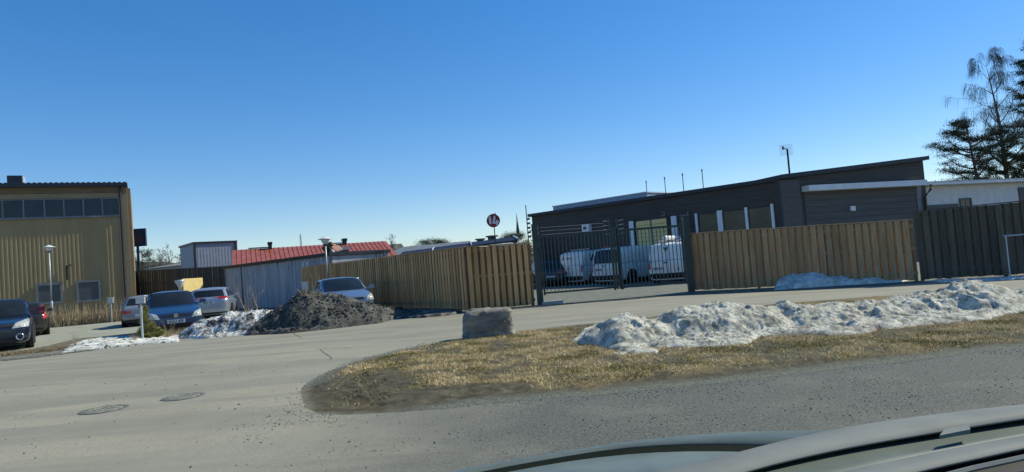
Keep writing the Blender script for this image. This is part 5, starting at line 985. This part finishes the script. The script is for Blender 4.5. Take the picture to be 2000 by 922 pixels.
        if fr.get('badge') == 'vw':
            m = MB()
            for (a, b) in (((-0.03, 0.042), (-0.012, 0.004)), ((-0.012, 0.004), (0.0, 0.03)), ((0.0, 0.03), (0.012, 0.004)), ((0.012, 0.004), (0.03, 0.042)), ((-0.042, 0.01), (-0.018, -0.042)), ((-0.018, -0.042), (0, -0.008)), ((0, -0.008), (0.018, -0.042)), ((0.018, -0.042), (0.042, 0.01))): m.tube([hit+Vector((0.024, a[0], a[1])), hit+Vector((0.024, b[0], b[1]))], 0.006, 4)
            m.build('badge_letters', M_chrome, t, world=False)
        if fr.get('plate'):
            zp = fr.get('pz', 0.44); hit = bvh.ray_cast(Vector((6, 0, zp)), Vector((-1, 0, 0)))[0]; MB().obox(hit+Vector((0.012, 0, 0)), (0.008, 0, 0), (0, 0.26, 0), (0, 0, 0.056)).build('number_plate', M_plate, t, world=False)
            puttext('plate_text', fr['plate'], 0.115, M_print, t, Matrix.Translation(hit+Vector((0.022, 0, -0.002))) @ Matrix.Rotation(math.pi/2, 4, 'Z') @ Matrix.Rotation(math.pi/2, 4, 'X'), 0.002)
    rz = rear or {}
    if rz:
        tz0, tz1 = rz.get('tz', (0.68, 0.86)); ti = rz.get('ti', 0.60)
        for sg in (-1, 1): decal('tail_light', M_redlight, [(sg*hw*ti, tz0), (sg*hw*0.945, tz0), (sg*hw*rz.get('to', 0.93), tz1), (sg*hw*max(ti, rz.get('ti2', ti)), tz1)], 'x', -1, 8, 6, 0.012); 
        if rz.get('wrap'):
            for sg in (-1, 1): decal('tail_light', M_redlight, [(-L/2+0.06, tz0+0.02), (-L/2+0.28, tz0+0.06), (-L/2+0.26, tz1-0.03), (-L/2+0.10, tz1-0.01)], 'y', sg, 5, 4, 0.010)
        zp = rz.get('pz', 0.75); yo = rz.get('py', 0.0); hit = bvh.ray_cast(Vector((-6, yo, zp)), Vector((1, 0, 0)))[0]; MB().obox(hit+Vector((-0.012, 0, 0)), (0.008, 0, 0), (0, 0.26, 0), (0, 0, 0.056)).build('number_plate', M_plate, t, world=False)
        if rz.get('plate'): puttext('plate_text', rz['plate'], 0.115, M_print, t, Matrix.Translation(hit+Vector((-0.022, 0, -0.002))) @ Matrix.Rotation(-math.pi/2, 4, 'Z') @ Matrix.Rotation(math.pi/2, 4, 'X'), 0.002)
        decal('rear_bumper', rz.get('bmat', col), [(-hw*0.9, 0.34), (hw*0.9, 0.34), (hw*0.93, 0.50), (-hw*0.93, 0.50)], 'x', -1, 10, 3, 0.02); decal('bumper_insert', M_black, [(-hw*0.8, 0.27), (hw*0.8, 0.27), (hw*0.84, 0.335), (-hw*0.84, 0.335)], 'x', -1, 10, 2, 0.012)
        if van:
            decal('door_gap', M_black, [(-0.008, 0.5), (0.008, 0.5), (0.008, H-0.12), (-0.008, H-0.12)], 'x', -1, 1, 12, 0.004); MB().obox((-L/2-0.02, rz.get('hy', 0.12), 0.98), (0.02, 0, 0), (0, 0.09, 0), (0, 0, 0.02)).build('handle', M_black, t, world=False)
            for sg in (-1, 1):
                decal('side_groove', M_black, [(-L/2+0.3, 1.12), (-0.3, 1.12), (-0.3, 1.135), (-L/2+0.3, 1.135)], 'y', sg, 12, 1, 0.004); decal('slide_gap', M_black, [(-0.30, 0.4), (-0.285, 0.4), (-0.285, H-0.25), (-0.30, H-0.25)], 'y', sg, 1, 10, 0.004)
    return t, bvh, decal
M_carglass = surf('car_glass', (0.012, 0.014, 0.014), (0.022, 0.025, 0.025), 1.5, 0.05, spec=0.45, coat=0.0)
P_blue = paint('mid_blue_paint', (0.016, 0.050, 0.125), 0.2, 0.3); P_navy = paint('dark_navy_paint', (0.012, 0.022, 0.045), 0.3, 0.22); P_black = paint('black_grey_paint', (0.045, 0.045, 0.042), 0.4, 0.3)
P_silver = paint('silver_paint', (0.40, 0.44, 0.50), 0.55, 0.3); P_sky = paint('silver_blue_paint', (0.20, 0.265, 0.36), 0.5, 0.3); P_white = paint('white_van_paint', (0.86, 0.82, 0.74), 0.0, 0.5); P_green = paint('dark_teal_paint', (0.012, 0.035, 0.045), 0.3, 0.3)
def along(c, h, d): return (c.x+h[0]*d, c.y+h[1]*d, 0)
hd = Vector((0.51, -0.86, 0)).normalized(); hd2 = Vector((0.575, -0.82, 0)).normalized()
pf = AY(344, 622, 21.9); make_car('parked_car', 'mid blue hatchback facing the road beside the snow heap', 'car', P_blue, along(pf, hd, -1.95), hd, 3.95, 1.68, 1.455, 0.94, 0.74, 0.92, 0.22, -1.35, -1.85, 0.94, 0.98,
    side_win=((0.55, -0.30, 0.20, -0.28), (-0.38, -1.25, -0.36, -1.15)), front=dict(gz=0.62, badge='vw', plate='BOU 475', pz=0.45, up=0.05), rear=dict(), group='cars on the parking lot')
p = AY(-9, 640, 20.3); make_car('parked_car', 'dark navy estate car with chrome ringed fog lamp cut by the left edge', 'car', P_navy, along(p, hd2, -2.25), hd2, 4.75, 1.80, 1.62, 1.02, 0.84, 1.05, 0.25, -1.75, -2.25, 1.0, 1.05, wheel_r=0.345, wb=(1.42, -1.35),
    side_win=((0.65, -0.35, 0.2, -0.32), (-0.43, -1.35, -0.41, -1.3), (-1.45, -1.95, -1.4, -1.75)), front=dict(gz=0.76, up=0.08, l0=0.42, fog=True), rear=dict(), group='cars on the parking lot')
# chrome fog ring, roof rail for that car
hb = -hd2
p = AY(43, 640, 27.6); make_car('parked_car', 'dark estate car seen from behind with tall red tail light next to the navy car', 'car', P_black, along(p, hb, 2.3), hb, 4.6, 1.76, 1.47, 0.95, 0.75, 0.95, 0.2, -1.85, -2.22, 0.95, 0.98, wheel_r=0.32, wb=(1.38, -1.33),
    side_win=((0.6, -0.3, 0.2, -0.28), (-0.38, -1.25, -0.36, -1.2), (-1.35, -1.95, -1.3, -1.8)), rear=dict(tz=(0.72, 1.28), ti=0.80, ti2=0.78, to=0.82, wrap=True, pz=0.72), group='cars on the parking lot')
ho = Vector((-0.42, 0.9, 0)).normalized(); p = AY(278, 625, 29.5); make_car('parked_car', 'old silver grey saloon car mostly hidden behind the blue hatchback', 'car', surf('faded_grey_paint', (0.22, 0.24, 0.27), (0.28, 0.30, 0.33), 3, 0.35, metal=0.4), along(p, ho, 2.1), ho, 4.3, 1.68, 1.36, 0.90, 0.72, 0.75, 0.15, -1.05, -1.55, 0.88, 0.90,
    side_win=((0.45, -0.30, 0.1, -0.28), (-0.38, -1.15, -0.36, -0.95)), rear=dict(tz=(0.60, 0.74), ti=0.5, pz=0.5), group='cars on the parking lot')
ht = Vector((-0.30, 0.95, 0)).normalized(); p = AY(407, 605, 30.5); make_car('parked_car', 'silver estate car seen from behind between the blue hatchback and the metal shed', 'car', P_silver, along(p, ht, 2.25), ht, 4.55, 1.78, 1.47, 0.93, 0.74, 0.95, 0.2, -1.7, -2.2, 0.98, 1.0,
    side_win=((0.6, -0.3, 0.2, -0.28), (-0.38, -1.25, -0.36, -1.2), (-1.35, -1.95, -1.3, -1.7)), rear=dict(tz=(0.92, 1.02), ti=0.50, wrap=True, pz=0.78, plate='ADF 47L'), group='cars on the parking lot')
hs = Vector((0.40, -0.917, 0)).normalized(); p = AY(686, 590, 23.2); make_car('parked_car', 'pale silver blue car nosing past the dark mound beside the long fence', 'car', P_sky, along(p, hs, -2.1), hs, 4.3, 1.75, 1.47, 0.98, 0.78, 1.12, 0.25, -1.5, -2.0, 0.96, 0.98,
    side_win=((0.72, -0.28, 0.25, -0.26), (-0.36, -1.25, -0.34, -1.2)), front=dict(gz=0.66, up=0.06, plate='', badge=''), rear=dict(), group='cars on the parking lot')
# vans
hv = Vector((math.sin(math.radians(47)), math.cos(math.radians(47)), 0)); rt = Vector((hv.y, -hv.x, 0))
def van(corner, label, nowin, extra=None, L=4.9, H=1.93, Wd=1.90, h=hv):
    r = Vector((h.y, -h.x, 0)); c = Vector((corner.x, corner.y, 0))-r*Wd/2+h*L/2
    return make_car('white_van', label, 'van', P_white, c, h, L, Wd, H, 1.12, 0.95, L/2-0.75, L/2-1.45, -L/2+0.22, -L/2+0.04, 1.10, 1.12, wheel_r=0.34, wb=(L/2-0.95, -L/2+0.95), van=True,
        rear=dict(tz=(0.70, 1.18), ti=0.86, pz=0.72 if nowin else 0.80, py=0.45, nowin=nowin, bmat=M_black, to=0.945, plate='RGK 21D'), front=dict(gz=0.78), group='white vans parked behind the gate')
tv, bv, dv = van(RZ(1141, 556.5), 'white panel van farthest left behind the gate with a blue W on its side', True)
def sidetext(nm, s, x, z, size, mat, t, bv, hwid, bold=0.0, sg=-1):
    hit = bv.ray_cast(Vector((x, -4, z)), Vector((0, 1, 0)))[0]; puttext(nm, s, size, mat, t, Matrix.Translation(hit+Vector((0, -0.012, 0))) @ Matrix.Rotation(math.pi/2, 4, 'X'), bold)
sidetext('lettering', 'W', -1.45, 1.42, 0.62, M_bluep, tv, bv, 0.95, 0.012)
def reartext(nm, s, y, z, size, mat, t, bv, bold=0.0, shear=0.0):
    hit = bv.ray_cast(Vector((-6, y, z)), Vector((1, 0, 0)))[0]; puttext(nm, s, size, mat, t, Matrix.Translation(hit+Vector((-0.02, 0, 0))) @ Matrix.Rotation(-math.pi/2, 4, 'Z') @ Matrix.Rotation(math.pi/2, 4, 'X'), bold, shear)
reartext('lettering', 'A', 0.62, 1.50, 0.34, M_bluep, tv, bv, 0.0, 0.3); reartext('small_lettering', 'ssistans', 0.18, 1.52, 0.14, M_bluep, tv, bv)
tv2, bv2, dv2 = van(RZ(1214, 556), 'white van with a large tinted rear window in the middle behind the gate', False); dv2('rear_glass', M_carglass, [(-0.80, 1.12), (0.80, 1.12), (0.72, 1.76), (-0.72, 1.76)], 'x', -1, 8, 6, 0.02)
MB().obox((-2.30, 0, 1.95), (0.03, 0, 0), (0, 0.16, 0), (0, 0, 0.02)).build('brake_light', M_redlight, tv2, world=False)
hv3 = Vector((math.sin(math.radians(30)), math.cos(math.radians(30)), 0))
tv3, bv3, dv3 = van(RZ(1349, 552.5), 'white van farthest right behind the gate with a tube on its roof rack', True, H=1.90, h=hv3)
reartext('lettering', 'V', 0.1, 1.55, 0.30, M_print, tv3, bv3, 0.01); reartext('small_lettering', '4', -0.45, 0.66, 0.24, M_print, tv3, bv3)
for tvx, zz in ((tv, 1.93), (tv3, 1.90)):
    for sx in (-1.5, 0.0): MB().obox((sx, 0, zz+0.05), (0.03, 0, 0), (0, 0.75, 0), (0, 0, 0.02)).build('roof_bar', M_galv, tvx, world=False)
    for sy in (-0.45, 0.5): MB().obox((-0.7, sy, zz+0.085), (1.3, 0, 0), (0, 0.03, 0), (0, 0, 0.014)).build('rack_rail', M_black if tvx is tv else M_galv, tvx, world=False)
MB().tube([(-2.35, 0.1, 2.10), (0.3, 0.1, 2.10)], 0.10, 10).build('roof_tube', M_whitemetal, tv3, world=False)
hk = Vector((0.1, 1, 0)).normalized(); p = AY(1076, 540, 37.5); make_car('parked_car', 'dark teal hatchback with a red tail light behind the left gate leaf', 'car', P_green, along(p, hk, 2.0), hk, 4.1, 1.72, 1.50, wheel_r=0.31, side_win=((0.5, -0.3, 0.1, -0.28),), rear=dict(tz=(0.74, 0.90), ti=0.50, pz=0.58))
p = AY(1080, 520, 44); make_car('parked_car', 'pale blue car parked beyond the dark teal hatchback', 'car', P_sky, (p.x, p.y+1, 0), (0.4, -0.9), 4.4, 1.8, 1.75, front=dict(gz=0.66))

# ------------------------------------------------------------ vegetation
random.seed(23); rng = np.random.default_rng(23)
def tubes_np(segs, n=4):
    # segs: list of (p0, p1, r0, r1)
    A = np.array([s[0] for s in segs]); Bv = np.array([s[1] for s in segs]); r0 = np.array([s[2] for s in segs]); r1 = np.array([s[3] for s in segs])
    d = Bv-A; L = np.linalg.norm(d, axis=1, keepdims=True)+1e-9; d = d/L; up = np.where(np.abs(d[:, 2:3]) < 0.9, np.array([[0, 0, 1.]]), np.array([[1., 0, 0]])); a = np.cross(d, up); a /= np.linalg.norm(a, axis=1, keepdims=True)+1e-9; b = np.cross(d, a)
    V = []
    for P, r in ((A, r0), (Bv, r1)):
        for j in range(n): t = 2*math.pi*j/n; V.append(P+r[:, None]*(math.cos(t)*a+math.sin(t)*b))
    V = np.stack(V, 1).reshape(-1, 3); F = []
    for j in range(n): F.append([j, (j+1) % n, n+(j+1) % n, n+j])
    F = (np.array(F)[None]+2*n*np.arange(len(segs))[:, None, None]).reshape(-1, 4); return V, F
def rdir(d, ang):
    d = d/np.linalg.norm(d); v = rng.normal(size=3); v -= v.dot(d)*d; v /= np.linalg.norm(v); return d*math.cos(ang)+v*math.sin(ang)
def bare_tree(name, label, base, H, r=0.22, spread=0.5, droop=False, dens=1.0, mats=(M_birch, M_twig), levels=4, group=None, cat='tree', twr=0.010):
    t = thing(name, label, cat, base, group); trunk = []; tw = []; B_ = np.array(base, float)
    n = 12; pts = [B_]; d = np.array([0, 0, 1.])
    for i in range(n): d = rdir(d, 0.05); d[2] = abs(d[2]); pts.append(pts[-1]+d*H/n)
    for i in range(n): trunk.append((pts[i], pts[i+1], r*(1-i/n)**0.8+0.01, r*(1-(i+1)/n)**0.8+0.01))
    def grow(p, d, L, r, lv):
        k = 4; q = p; dd = d
        for i in range(k):
            dd = rdir(dd, 0.16); dd = dd+np.array([0, 0, 0.10 if lv < 2 else (-0.02)]); dd /= np.linalg.norm(dd); e = q+dd*L/k; (trunk if lv < 1 else tw).append((q, e, r*(1-i/k*0.7), r*(1-(i+1)/k*0.7))); 
            if lv < levels-1 and i > 0:
                for _ in range(2 if lv < 2 else 2):
                    if random.random() < 0.85*dens: grow(e, rdir(dd, random.uniform(0.4, 0.9)), L*random.uniform(0.38, 0.62), max(r*0.45, twr), lv+1)
            elif lv == levels-1 and droop:
                f = e; l2 = random.uniform(0.35, 1.15)*H/16
                v = dd*0.4+np.array([0, 0, -0.5])
                for _ in range(3): g_ = f+v/np.linalg.norm(v)*l2/3; tw.append((f, g_, twr*0.8, twr*0.6)); f = g_; v = v+np.array([0, 0, -0.8])
            q = e
    for i in range(3, n+1):
        f = i/n
        for _ in range(3 if f > 0.4 else 1):
            a = random.uniform(0, 2*math.pi); el = random.uniform(0.5, 1.0); d = np.array([math.cos(a)*math.cos(el), math.sin(a)*math.cos(el), math.sin(el)])
            grow(pts[i], d, H*spread*(1.05-f*0.75)*random.uniform(0.5, 0.9), r*(1-f)*0.45+0.02, 0)
    V, F = tubes_np(trunk, 6); npmesh('trunk', V-B_, F, mats[0], t, True); V, F = tubes_np(tw, 3); npmesh('crown', V-B_, F, mats[1], t)
    return t
def pine(name, label, base, H, crown0=0.35, rad=2.6, r=0.22, nlimb=26, clump=0.55, spruce=False, mat=M_needle, dens=0.8, bend=0.05, lean=0.0):
    t = thing(name, label, 'tree', base); B_ = np.array(base, float); n = 12; pts = [B_]; d = np.array([lean, 0, 1.])
    for i in range(n): d = rdir(d, bend); pts.append(pts[-1]+d/np.linalg.norm(d)*H/n)
    seg = [(pts[i], pts[i+1], r*(1-i/n*0.85), r*(1-(i+1)/n*0.85)) for i in range(n)]; C = []
    for i in range(nlimb):
        f = crown0+(1-crown0)*(i+random.random())/nlimb; k = min(int(f*n), n-1); p = pts[k]+(pts[k+1]-pts[k])*(f*n-k); a = random.uniform(0, 2*math.pi)
        g = (f-crown0)/(1-crown0); L = rad*((1-g)**0.8+0.10 if spruce else (math.sin(math.pi*min(1, 0.22+g*0.78))**0.7*1.0))*random.uniform(0.6, 1.1); el = random.uniform(-0.35, -0.05) if spruce else random.uniform(0.0, 0.5)
        dd = np.array([math.cos(a)*math.cos(el), math.sin(a)*math.cos(el), math.sin(el)]); q = p; kk = 5
        for j in range(kk):
            dd = rdir(dd, 0.18); dd[2] += 0.04; dd /= np.linalg.norm(dd); e = q+dd*L/kk; seg.append((q, e, 0.06*(1-j/kk)+0.012, 0.06*(1-(j+1)/kk)+0.012))
            if j >= (1 if not spruce else 0):
                for _ in range(int(3*dens)):
                    s = rdir(dd, random.uniform(0.5, 1.2)); s[2] = abs(s[2])*0.5 if not spruce else -abs(s[2])*0.3; l3 = random.uniform(0.25, 0.8)*rad*0.28; e2 = e+s*l3; seg.append((e, e2, 0.016, 0.008)); C.append((e2, clump*random.uniform(0.6, 1.1))); C.append(((e+e2)/2, clump*0.6))
            q = e
        C.append((q, clump*0.8))
    V, F = tubes_np(seg, 5); npmesh('trunk', V-B_, F, M_bark, t, True)
    P = []; m = int(34*dens)
    for c, s in C:
        o = rng.normal(size=(m, 3))*np.array([1, 1, 0.42])*s*0.42; ctr = c+o; dr = rng.normal(size=(m, 3)); dr /= np.linalg.norm(dr, axis=1, keepdims=True); sd = np.cross(dr, rng.normal(size=(m, 3))); sd /= np.linalg.norm(sd, axis=1, keepdims=True); l = s*0.20
        P.append(np.stack([ctr-sd*0.022, ctr+sd*0.022, ctr+dr*l], 1))
    P = np.concatenate(P).reshape(-1, 3)-B_; npmesh('crown', P, np.arange(len(P)).reshape(-1, 3), mat, t); return t
def at(px, py, D): p = AY(px, py, D); return p
def base_at(px, D, py=440): p = AY(px, py, D); return (p.x, p.y, 0)
b = base_at(1942, 58, 128); bare_tree('birch_tree', 'tall bare weeping birch behind the white building', b, AY(1935, 122, 58).z, 0.22, 0.34, True, 0.66, twr=0.006)
b = base_at(1908, 52, 250); pine('pine_tree', 'broad dark pine in front of the bare birch behind the white building', b, AY(1915, 232, 52).z, 0.30, 3.2, 0.20, 34, 0.70, bend=0.03, dens=1.05)
b = base_at(1950, 54, 260); pine('pine_tree', 'slimmer pine just right of the broad pine behind the white building', b, AY(1950, 255, 54).z, 0.35, 2.9, 0.18, 30, 0.7, dens=1.0)
b = base_at(2006, 50, 85); pine('spruce_tree', 'tall dense dark conifer cut by the right edge', b, AY(2010, 78, 50).z, 0.12, 2.5, 0.25, 80, 0.60, False, dens=1.1, bend=0.02)
b = base_at(2000, 60, 300); pine('pine_tree', 'low dark pine filling the gap beside the tall conifer', b, AY(1990, 310, 60).z, 0.2, 2.8, 0.2, 16, 0.6)
b = base_at(2058, 40, -40); bare_tree('birch_tree', 'bare birch beyond the right edge whose drooping twigs enter the top corner', b, AY(2060, -40, 40).z, 0.22, 0.24, True, 0.7, twr=0.007)
# distant trees on the left and centre
hillp = []
for i, (x, pt, D, kind) in enumerate(((263, 497, 120, 0), (276, 490, 110, 1), (287, 494, 110, 0), (300, 497, 130, 0), (310, 503, 150, 0), (329, 490, 120, 0), (352, 499, 150, 0), (343, 505, 150, 0), (755, 466, 120, 0), (830, 472, 110, 1), (848, 470, 105, 1), (862, 474, 112, 1), (1000, 460, 90, 1), (1008, 459, 92, 1))):
    b = base_at(x, D); z = AY(x, pt, D).z
    labs = {263: 'leafless tree nearest the yellow building in the distance', 276: 'dark distant conifer beside the billboard pole', 287: 'distant bare tree right of the billboard pole', 300: 'small distant bare tree in the tree line left of centre of the gap', 310: 'faint low bare tree in the far tree line', 329: 'rounded bare birch standing alone above the far tree line', 352: 'bare tree just left of the pale lean-to', 343: 'low bare bush-like tree between the round birch and the lean-to', 755: 'faint bare tree beyond the right end of the red roof', 830: 'left one of the three distant dark treetops over the grey roof', 848: 'middle and tallest of the three distant treetops over the grey roof', 862: 'right one of the three distant treetops over the grey roof', 1000: 'dark treetop beyond the flat roof left of the furled flag', 1008: 'dark treetop beyond the flat roof directly by the furled flag'}
    if kind == 0: bare_tree('bare_tree', labs[x], b, z, 0.22, 0.42, False, 0.8, levels=3, group='distant trees', twr=0.022, mats=(M_twigfar, M_twigfar))
    else: pine('distant_conifer', labs[x], b, z, 0.2, 3.0, 0.25, 20, 1.2, dens=0.7, bend=0.02)['group'] = 'distant trees'
# hill line
xs = np.linspace(-420, 420, 220); V = []; F = []
for i, x in enumerate(xs):
    h = 9+9*float(fbm(np.array([x]), np.array([0.0]), 0.012, 3, 5)[0])+2.5*float(fbm(np.array([x]), np.array([3.0]), 0.25, 3, 6)[0]); h *= 0.75 if x > -60 else 1.15
    if x > -40: h = min(h, 7)
    V += [(x, 330, -1), (x, 352, h*0.9), (x, 380, h), (x, 430, -1)]
for i in range(len(xs)-1):
    for j in range(3): a = i*4+j; F.append((a, a+4, a+5, a+1))
hl = MB().add(V, F).build('hills', M_hill); hl['kind'] = 'structure'
# dead weeds by the yellow wall
lp = RZ(103, 636)
def weeds(name, pts_fn, n, hmin, hmax, w, label, mat=M_weed, lean=0.5):
    X, Y = pts_fn(n); return blades(name, X, Y, np.zeros(len(X)), hmin, hmax, w, mat, lean, label)
def region(a, b, dep, depdir):
    def f(n): u = rng.uniform(0, 1, n); v = rng.uniform(0, 1, n); return a.x+(b.x-a.x)*u+depdir.x*dep*v+rng.normal(0, 0.1, n), a.y+(b.y-a.y)*u+depdir.y*dep*v
    return f
p0, p1 = RZ(40, 646), RZ(256, 626); dn = Vector((-0.3, 0.95, 0))
weeds('weed_growth', region(p0, p1, 5.0, dn), 9000, 0.15, 0.75, 0.035, 'tall dead straw coloured weeds along the foot of the yellow building'); u = np.array([0])
weeds('tall_stalks', region(p0, p1, 4.0, dn), 900, 0.7, 1.45, 0.035, 'scattered tall dead stalks above the weeds by the yellow building', lean=0.25)
p0, p1 = RZ(-20, 700), RZ(125, 684); weeds('verge_grass', region(p0, p1, 0.9, Vector((-0.3, 0.95, 0))), 5000, 0.03, 0.14, 0.016, 'flattened brown grass on the verge in front of the navy car', lean=1.3)
p0, p1 = RZ(255, 668), RZ(380, 655); weeds('dry_grass', region(p0, p1, 1.3, Vector((-0.3, 0.95, 0))), 1500, 0.05, 0.30, 0.014, 'thin dry grass under the front of the blue hatchback', lean=0.8)
o = MB().box((0, 0, 0.004), (1.0, 1.0, 0.006)); 
for (x, y, l_) in ((102, 648, 'short worn white bay mark under the dark estate car'), (84, 677, 'worn white paint mark on the parking lot near the navy car')):
    p = RZ(x, y); o = MB().box((p.x, p.y, 0.010), (0.35, 0.10, 0.004), 0.5).build('bay_marking', M_linepaint); o['kind'] = 'structure'
# pine sapling
p = RZ(286, 666); t = thing('pine_sapling', 'small yellowish green pine sapling left of the blue hatchback', 'sapling', (p.x, p.y, 0)); seg = []; P = []
for (dx, hh) in ((0, 1.05), (-0.05, 0.7), (0.22, 0.50), (-0.15, 0.35), (0.36, 0.30), (0.5, 0.2)):
    q0 = np.array([dx*0.3, 0, 0]); q1 = np.array([dx, 0.05, hh]); seg.append((q0, q1, 0.016, 0.006))
    for k in range(14):
        f = 0.15+0.85*k/14; c = q0+(q1-q0)*f; a = random.uniform(0, 6.28); e = c+np.array([math.cos(a), math.sin(a), 0.6])*0.20*(1.1-f); seg.append((c, e, 0.006, 0.003)); m = 46
        u_ = rng.uniform(0, 1, (m, 1)); ct = c+(e-c)*u_; dr = rng.normal(size=(m, 3)); dr[:, 2] = abs(dr[:, 2]); dr /= np.linalg.norm(dr, axis=1, keepdims=True); sd = np.cross(dr, rng.normal(size=(m, 3))); sd /= np.linalg.norm(sd, axis=1, keepdims=True); P.append(np.stack([ct-sd*0.010, ct+sd*0.010, ct+dr*0.15], 1))
V, F = tubes_np(seg, 4); npmesh('stem', V, F, M_bark, t); P = np.concatenate(P).reshape(-1, 3); npmesh('foliage', P, np.arange(len(P)).reshape(-1, 3), M_needle2, t)
# bare stalks
def stalks(px_, py_, D, H, n, label, spread=0.5, z0=0.0):
    p = AY(px_, py_, D); t = thing('bare_bush', label, 'bush', (p.x, p.y, z0)); seg = []
    for i in range(n):
        q = np.array([random.uniform(-0.006, 0.006), 0, 0]); d = np.array([random.uniform(-spread, spread), random.uniform(-0.2, 0.2), 1.0]); hh = H*random.uniform(0.5, 1)
        for k in range(4):
            d = rdir(d, 0.12); e = q+d*hh/4; seg.append((q, e, 0.012-0.002*k, 0.010-0.002*k))
            if random.random() < 0.7: s = rdir(d, 0.6); seg.append((e, e+s*hh*0.2, 0.006, 0.004))
            q = e
    V, F = tubes_np(seg, 4); o = npmesh('twigs', V, F, M_weed, t); return t
stalks(484, 610, 22.5, 1.3, 8, 'pale bare twigs rising before the metal shed', 0.5, 0.35); stalks(608, 600, 20.0, 0.9, 6, 'thin pale twigs sticking out of the dark mound', 0.5, 0.65); stalks(505, 610, 23.5, 1.2, 4, 'second cluster of bare twigs before the shed, the shorter one', 0.4, 0.35)
stalks(148, 672, 19.2, 0.55, 4, 'single dry weed stalk at the left end of the snow strip', 0.3, 0.0); stalks(330, 652, 20.6, 0.6, 6, 'low dry twigs in front of the blue hatchback bumper', 0.7, 0.0)

# ------------------------------------------------------------ the car the picture was taken from
own = thing('own_car', 'pale silver green car bonnet with grey and black dash reflections built as solid bands in the lower right corner', 'car', (1.2, 0.9, 0))
def strip_mesh(name, rows, mat, thick=0.02, smooth=True):
    thick = 0.003
    n = len(rows[0]); V = [p for r in rows for p in r]; F = [(i*n+j, i*n+j+1, (i+1)*n+j+1, (i+1)*n+j) for i in range(len(rows)-1) for j in range(n-1)]
    o = MB().add(V, F).build(name, mat, own, smooth); md = o.modifiers.new('thickness', 'SOLIDIFY'); md.thickness = thick; md.offset = -1; return o
def curve(pxs, z, k=24):
    xs = np.array([p[0] for p in pxs], float); ys = np.array([p[1] for p in pxs], float); X = np.linspace(xs[0], xs[-1], k)
    # smooth interpolation
    Y = np.interp(X, xs, ys); 
    for _ in range(3): Y[1:-1] = 0.25*Y[:-2]+0.5*Y[1:-1]+0.25*Y[2:]
    return [RZ(a, b, z) for a, b in zip(X, Y)]
outer = [(760, 950), (860, 923), (960, 903), (1090, 886), (1180, 867), (1262, 857), (1340, 849), (1430, 843), (1560, 839), (1700, 840), (1900, 848), (2100, 862)]
o0 = curve(outer, 0.98)
o_dn = [p+Vector((0.0, 0.10, -0.20)) for p in o0]
crease = [(760, 962), (860, 936), (960, 915), (1090, 893), (1180, 876), (1262, 868), (1340, 865), (1430, 865), (1560, 869), (1700, 876), (1900, 884), (2100, 900)]
cr0 = curve(crease, 1.0)
strip_mesh('fender', [o_dn, [p+Vector((0, 0.03, -0.03)) for p in o0], o0, [a*0.5+b*0.5+Vector((0, 0, 0.006)) for a, b in zip(o0, cr0)], cr0], M_hood, 0.01)
low = [(760, 979), (860, 949), (960, 927), (1090, 903), (1180, 890), (1262, 883), (1340, 880), (1430, 881), (1560, 886), (1700, 893), (1900, 904), (2100, 920)]
l0 = curve(low, 1.0); l1 = curve([(x, y+45) for x, y in low], 1.015); l2 = curve([(x, y+120) for x, y in low], 1.01)
strip_mesh('bonnet', [[p+Vector((0, 0.006, -0.04)) for p in l0], l0, [a*0.6+b*0.4+Vector((0, 0, 0.004)) for a, b in zip(l0, l1)], l1, l2], M_hood, 0.01)
strip_mesh('bonnet_gap', [[p+Vector((0, 0.01, -0.035)) for p in cr0], [p+Vector((0, 0, -0.045)) for p in l0]], M_gap_shade, 0.004)  # dark strip standing for the shadowed crease
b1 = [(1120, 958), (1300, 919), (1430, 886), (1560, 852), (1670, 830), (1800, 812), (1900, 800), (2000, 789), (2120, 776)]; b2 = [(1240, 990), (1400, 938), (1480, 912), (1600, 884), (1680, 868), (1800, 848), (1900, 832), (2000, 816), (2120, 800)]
r1 = curve(b1, 1.12); r2 = curve(b2, 1.125); strip_mesh('dash_reflection_upper', [[p+Vector((0, 0.01, -0.02)) for p in r1], r1, [a*0.5+b*0.5+Vector((0, 0, 0.004)) for a, b in zip(r1, r2)], r2], M_reflgrey, 0.012)  # light band reflected in the windscreen, built as a solid strip
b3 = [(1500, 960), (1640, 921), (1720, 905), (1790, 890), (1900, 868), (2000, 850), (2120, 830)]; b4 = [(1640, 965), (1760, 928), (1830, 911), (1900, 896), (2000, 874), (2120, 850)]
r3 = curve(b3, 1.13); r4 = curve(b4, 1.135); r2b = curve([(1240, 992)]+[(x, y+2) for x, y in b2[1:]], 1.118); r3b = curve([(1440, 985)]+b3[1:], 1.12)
strip_mesh('dash_reflection_dark', [r2b, [a*0.5+b*0.5+Vector((0, 0, -0.01)) for a, b in zip(r2b, r3b)], r3b], M_refldark, 0.01)  # dark zone between the reflected bands, also made solid
strip_mesh('dash_reflection_lower', [[p+Vector((0, 0.005, -0.02)) for p in r3], r3, r4], M_reflgrey, 0.012)  # second reflected light band, a solid strip without a pane
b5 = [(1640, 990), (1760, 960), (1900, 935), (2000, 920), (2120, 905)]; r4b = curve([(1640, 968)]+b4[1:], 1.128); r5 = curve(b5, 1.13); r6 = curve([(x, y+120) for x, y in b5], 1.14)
strip_mesh('dash_reflection_black', [r4b, [a*0.5+b*0.5+Vector((0, 0, -0.015)) for a, b in zip(r4b, r5)], r5, r6], M_black, 0.01)  # black area of the reflection, modelled as a surface
m = MB().tube([RZ(1850, 928, 1.145), RZ(1900, 915, 1.145), RZ(2060, 880, 1.145)], 0.004, 5); m.build('reflection_line', M_reflgrey, own)  # faint grey line of the reflection, modelled as a thin tube
a, b = RZ(1836, 858, 1.128), RZ(1896, 846, 1.128); c, d = RZ(1893, 836, 1.128), RZ(1846, 845, 1.128); MB().prism([a, b, c, d], (0, 0, 0.006)).build('reflection_notch', M_reflgrey, own)  # pale step in the reflected band, added as a small block
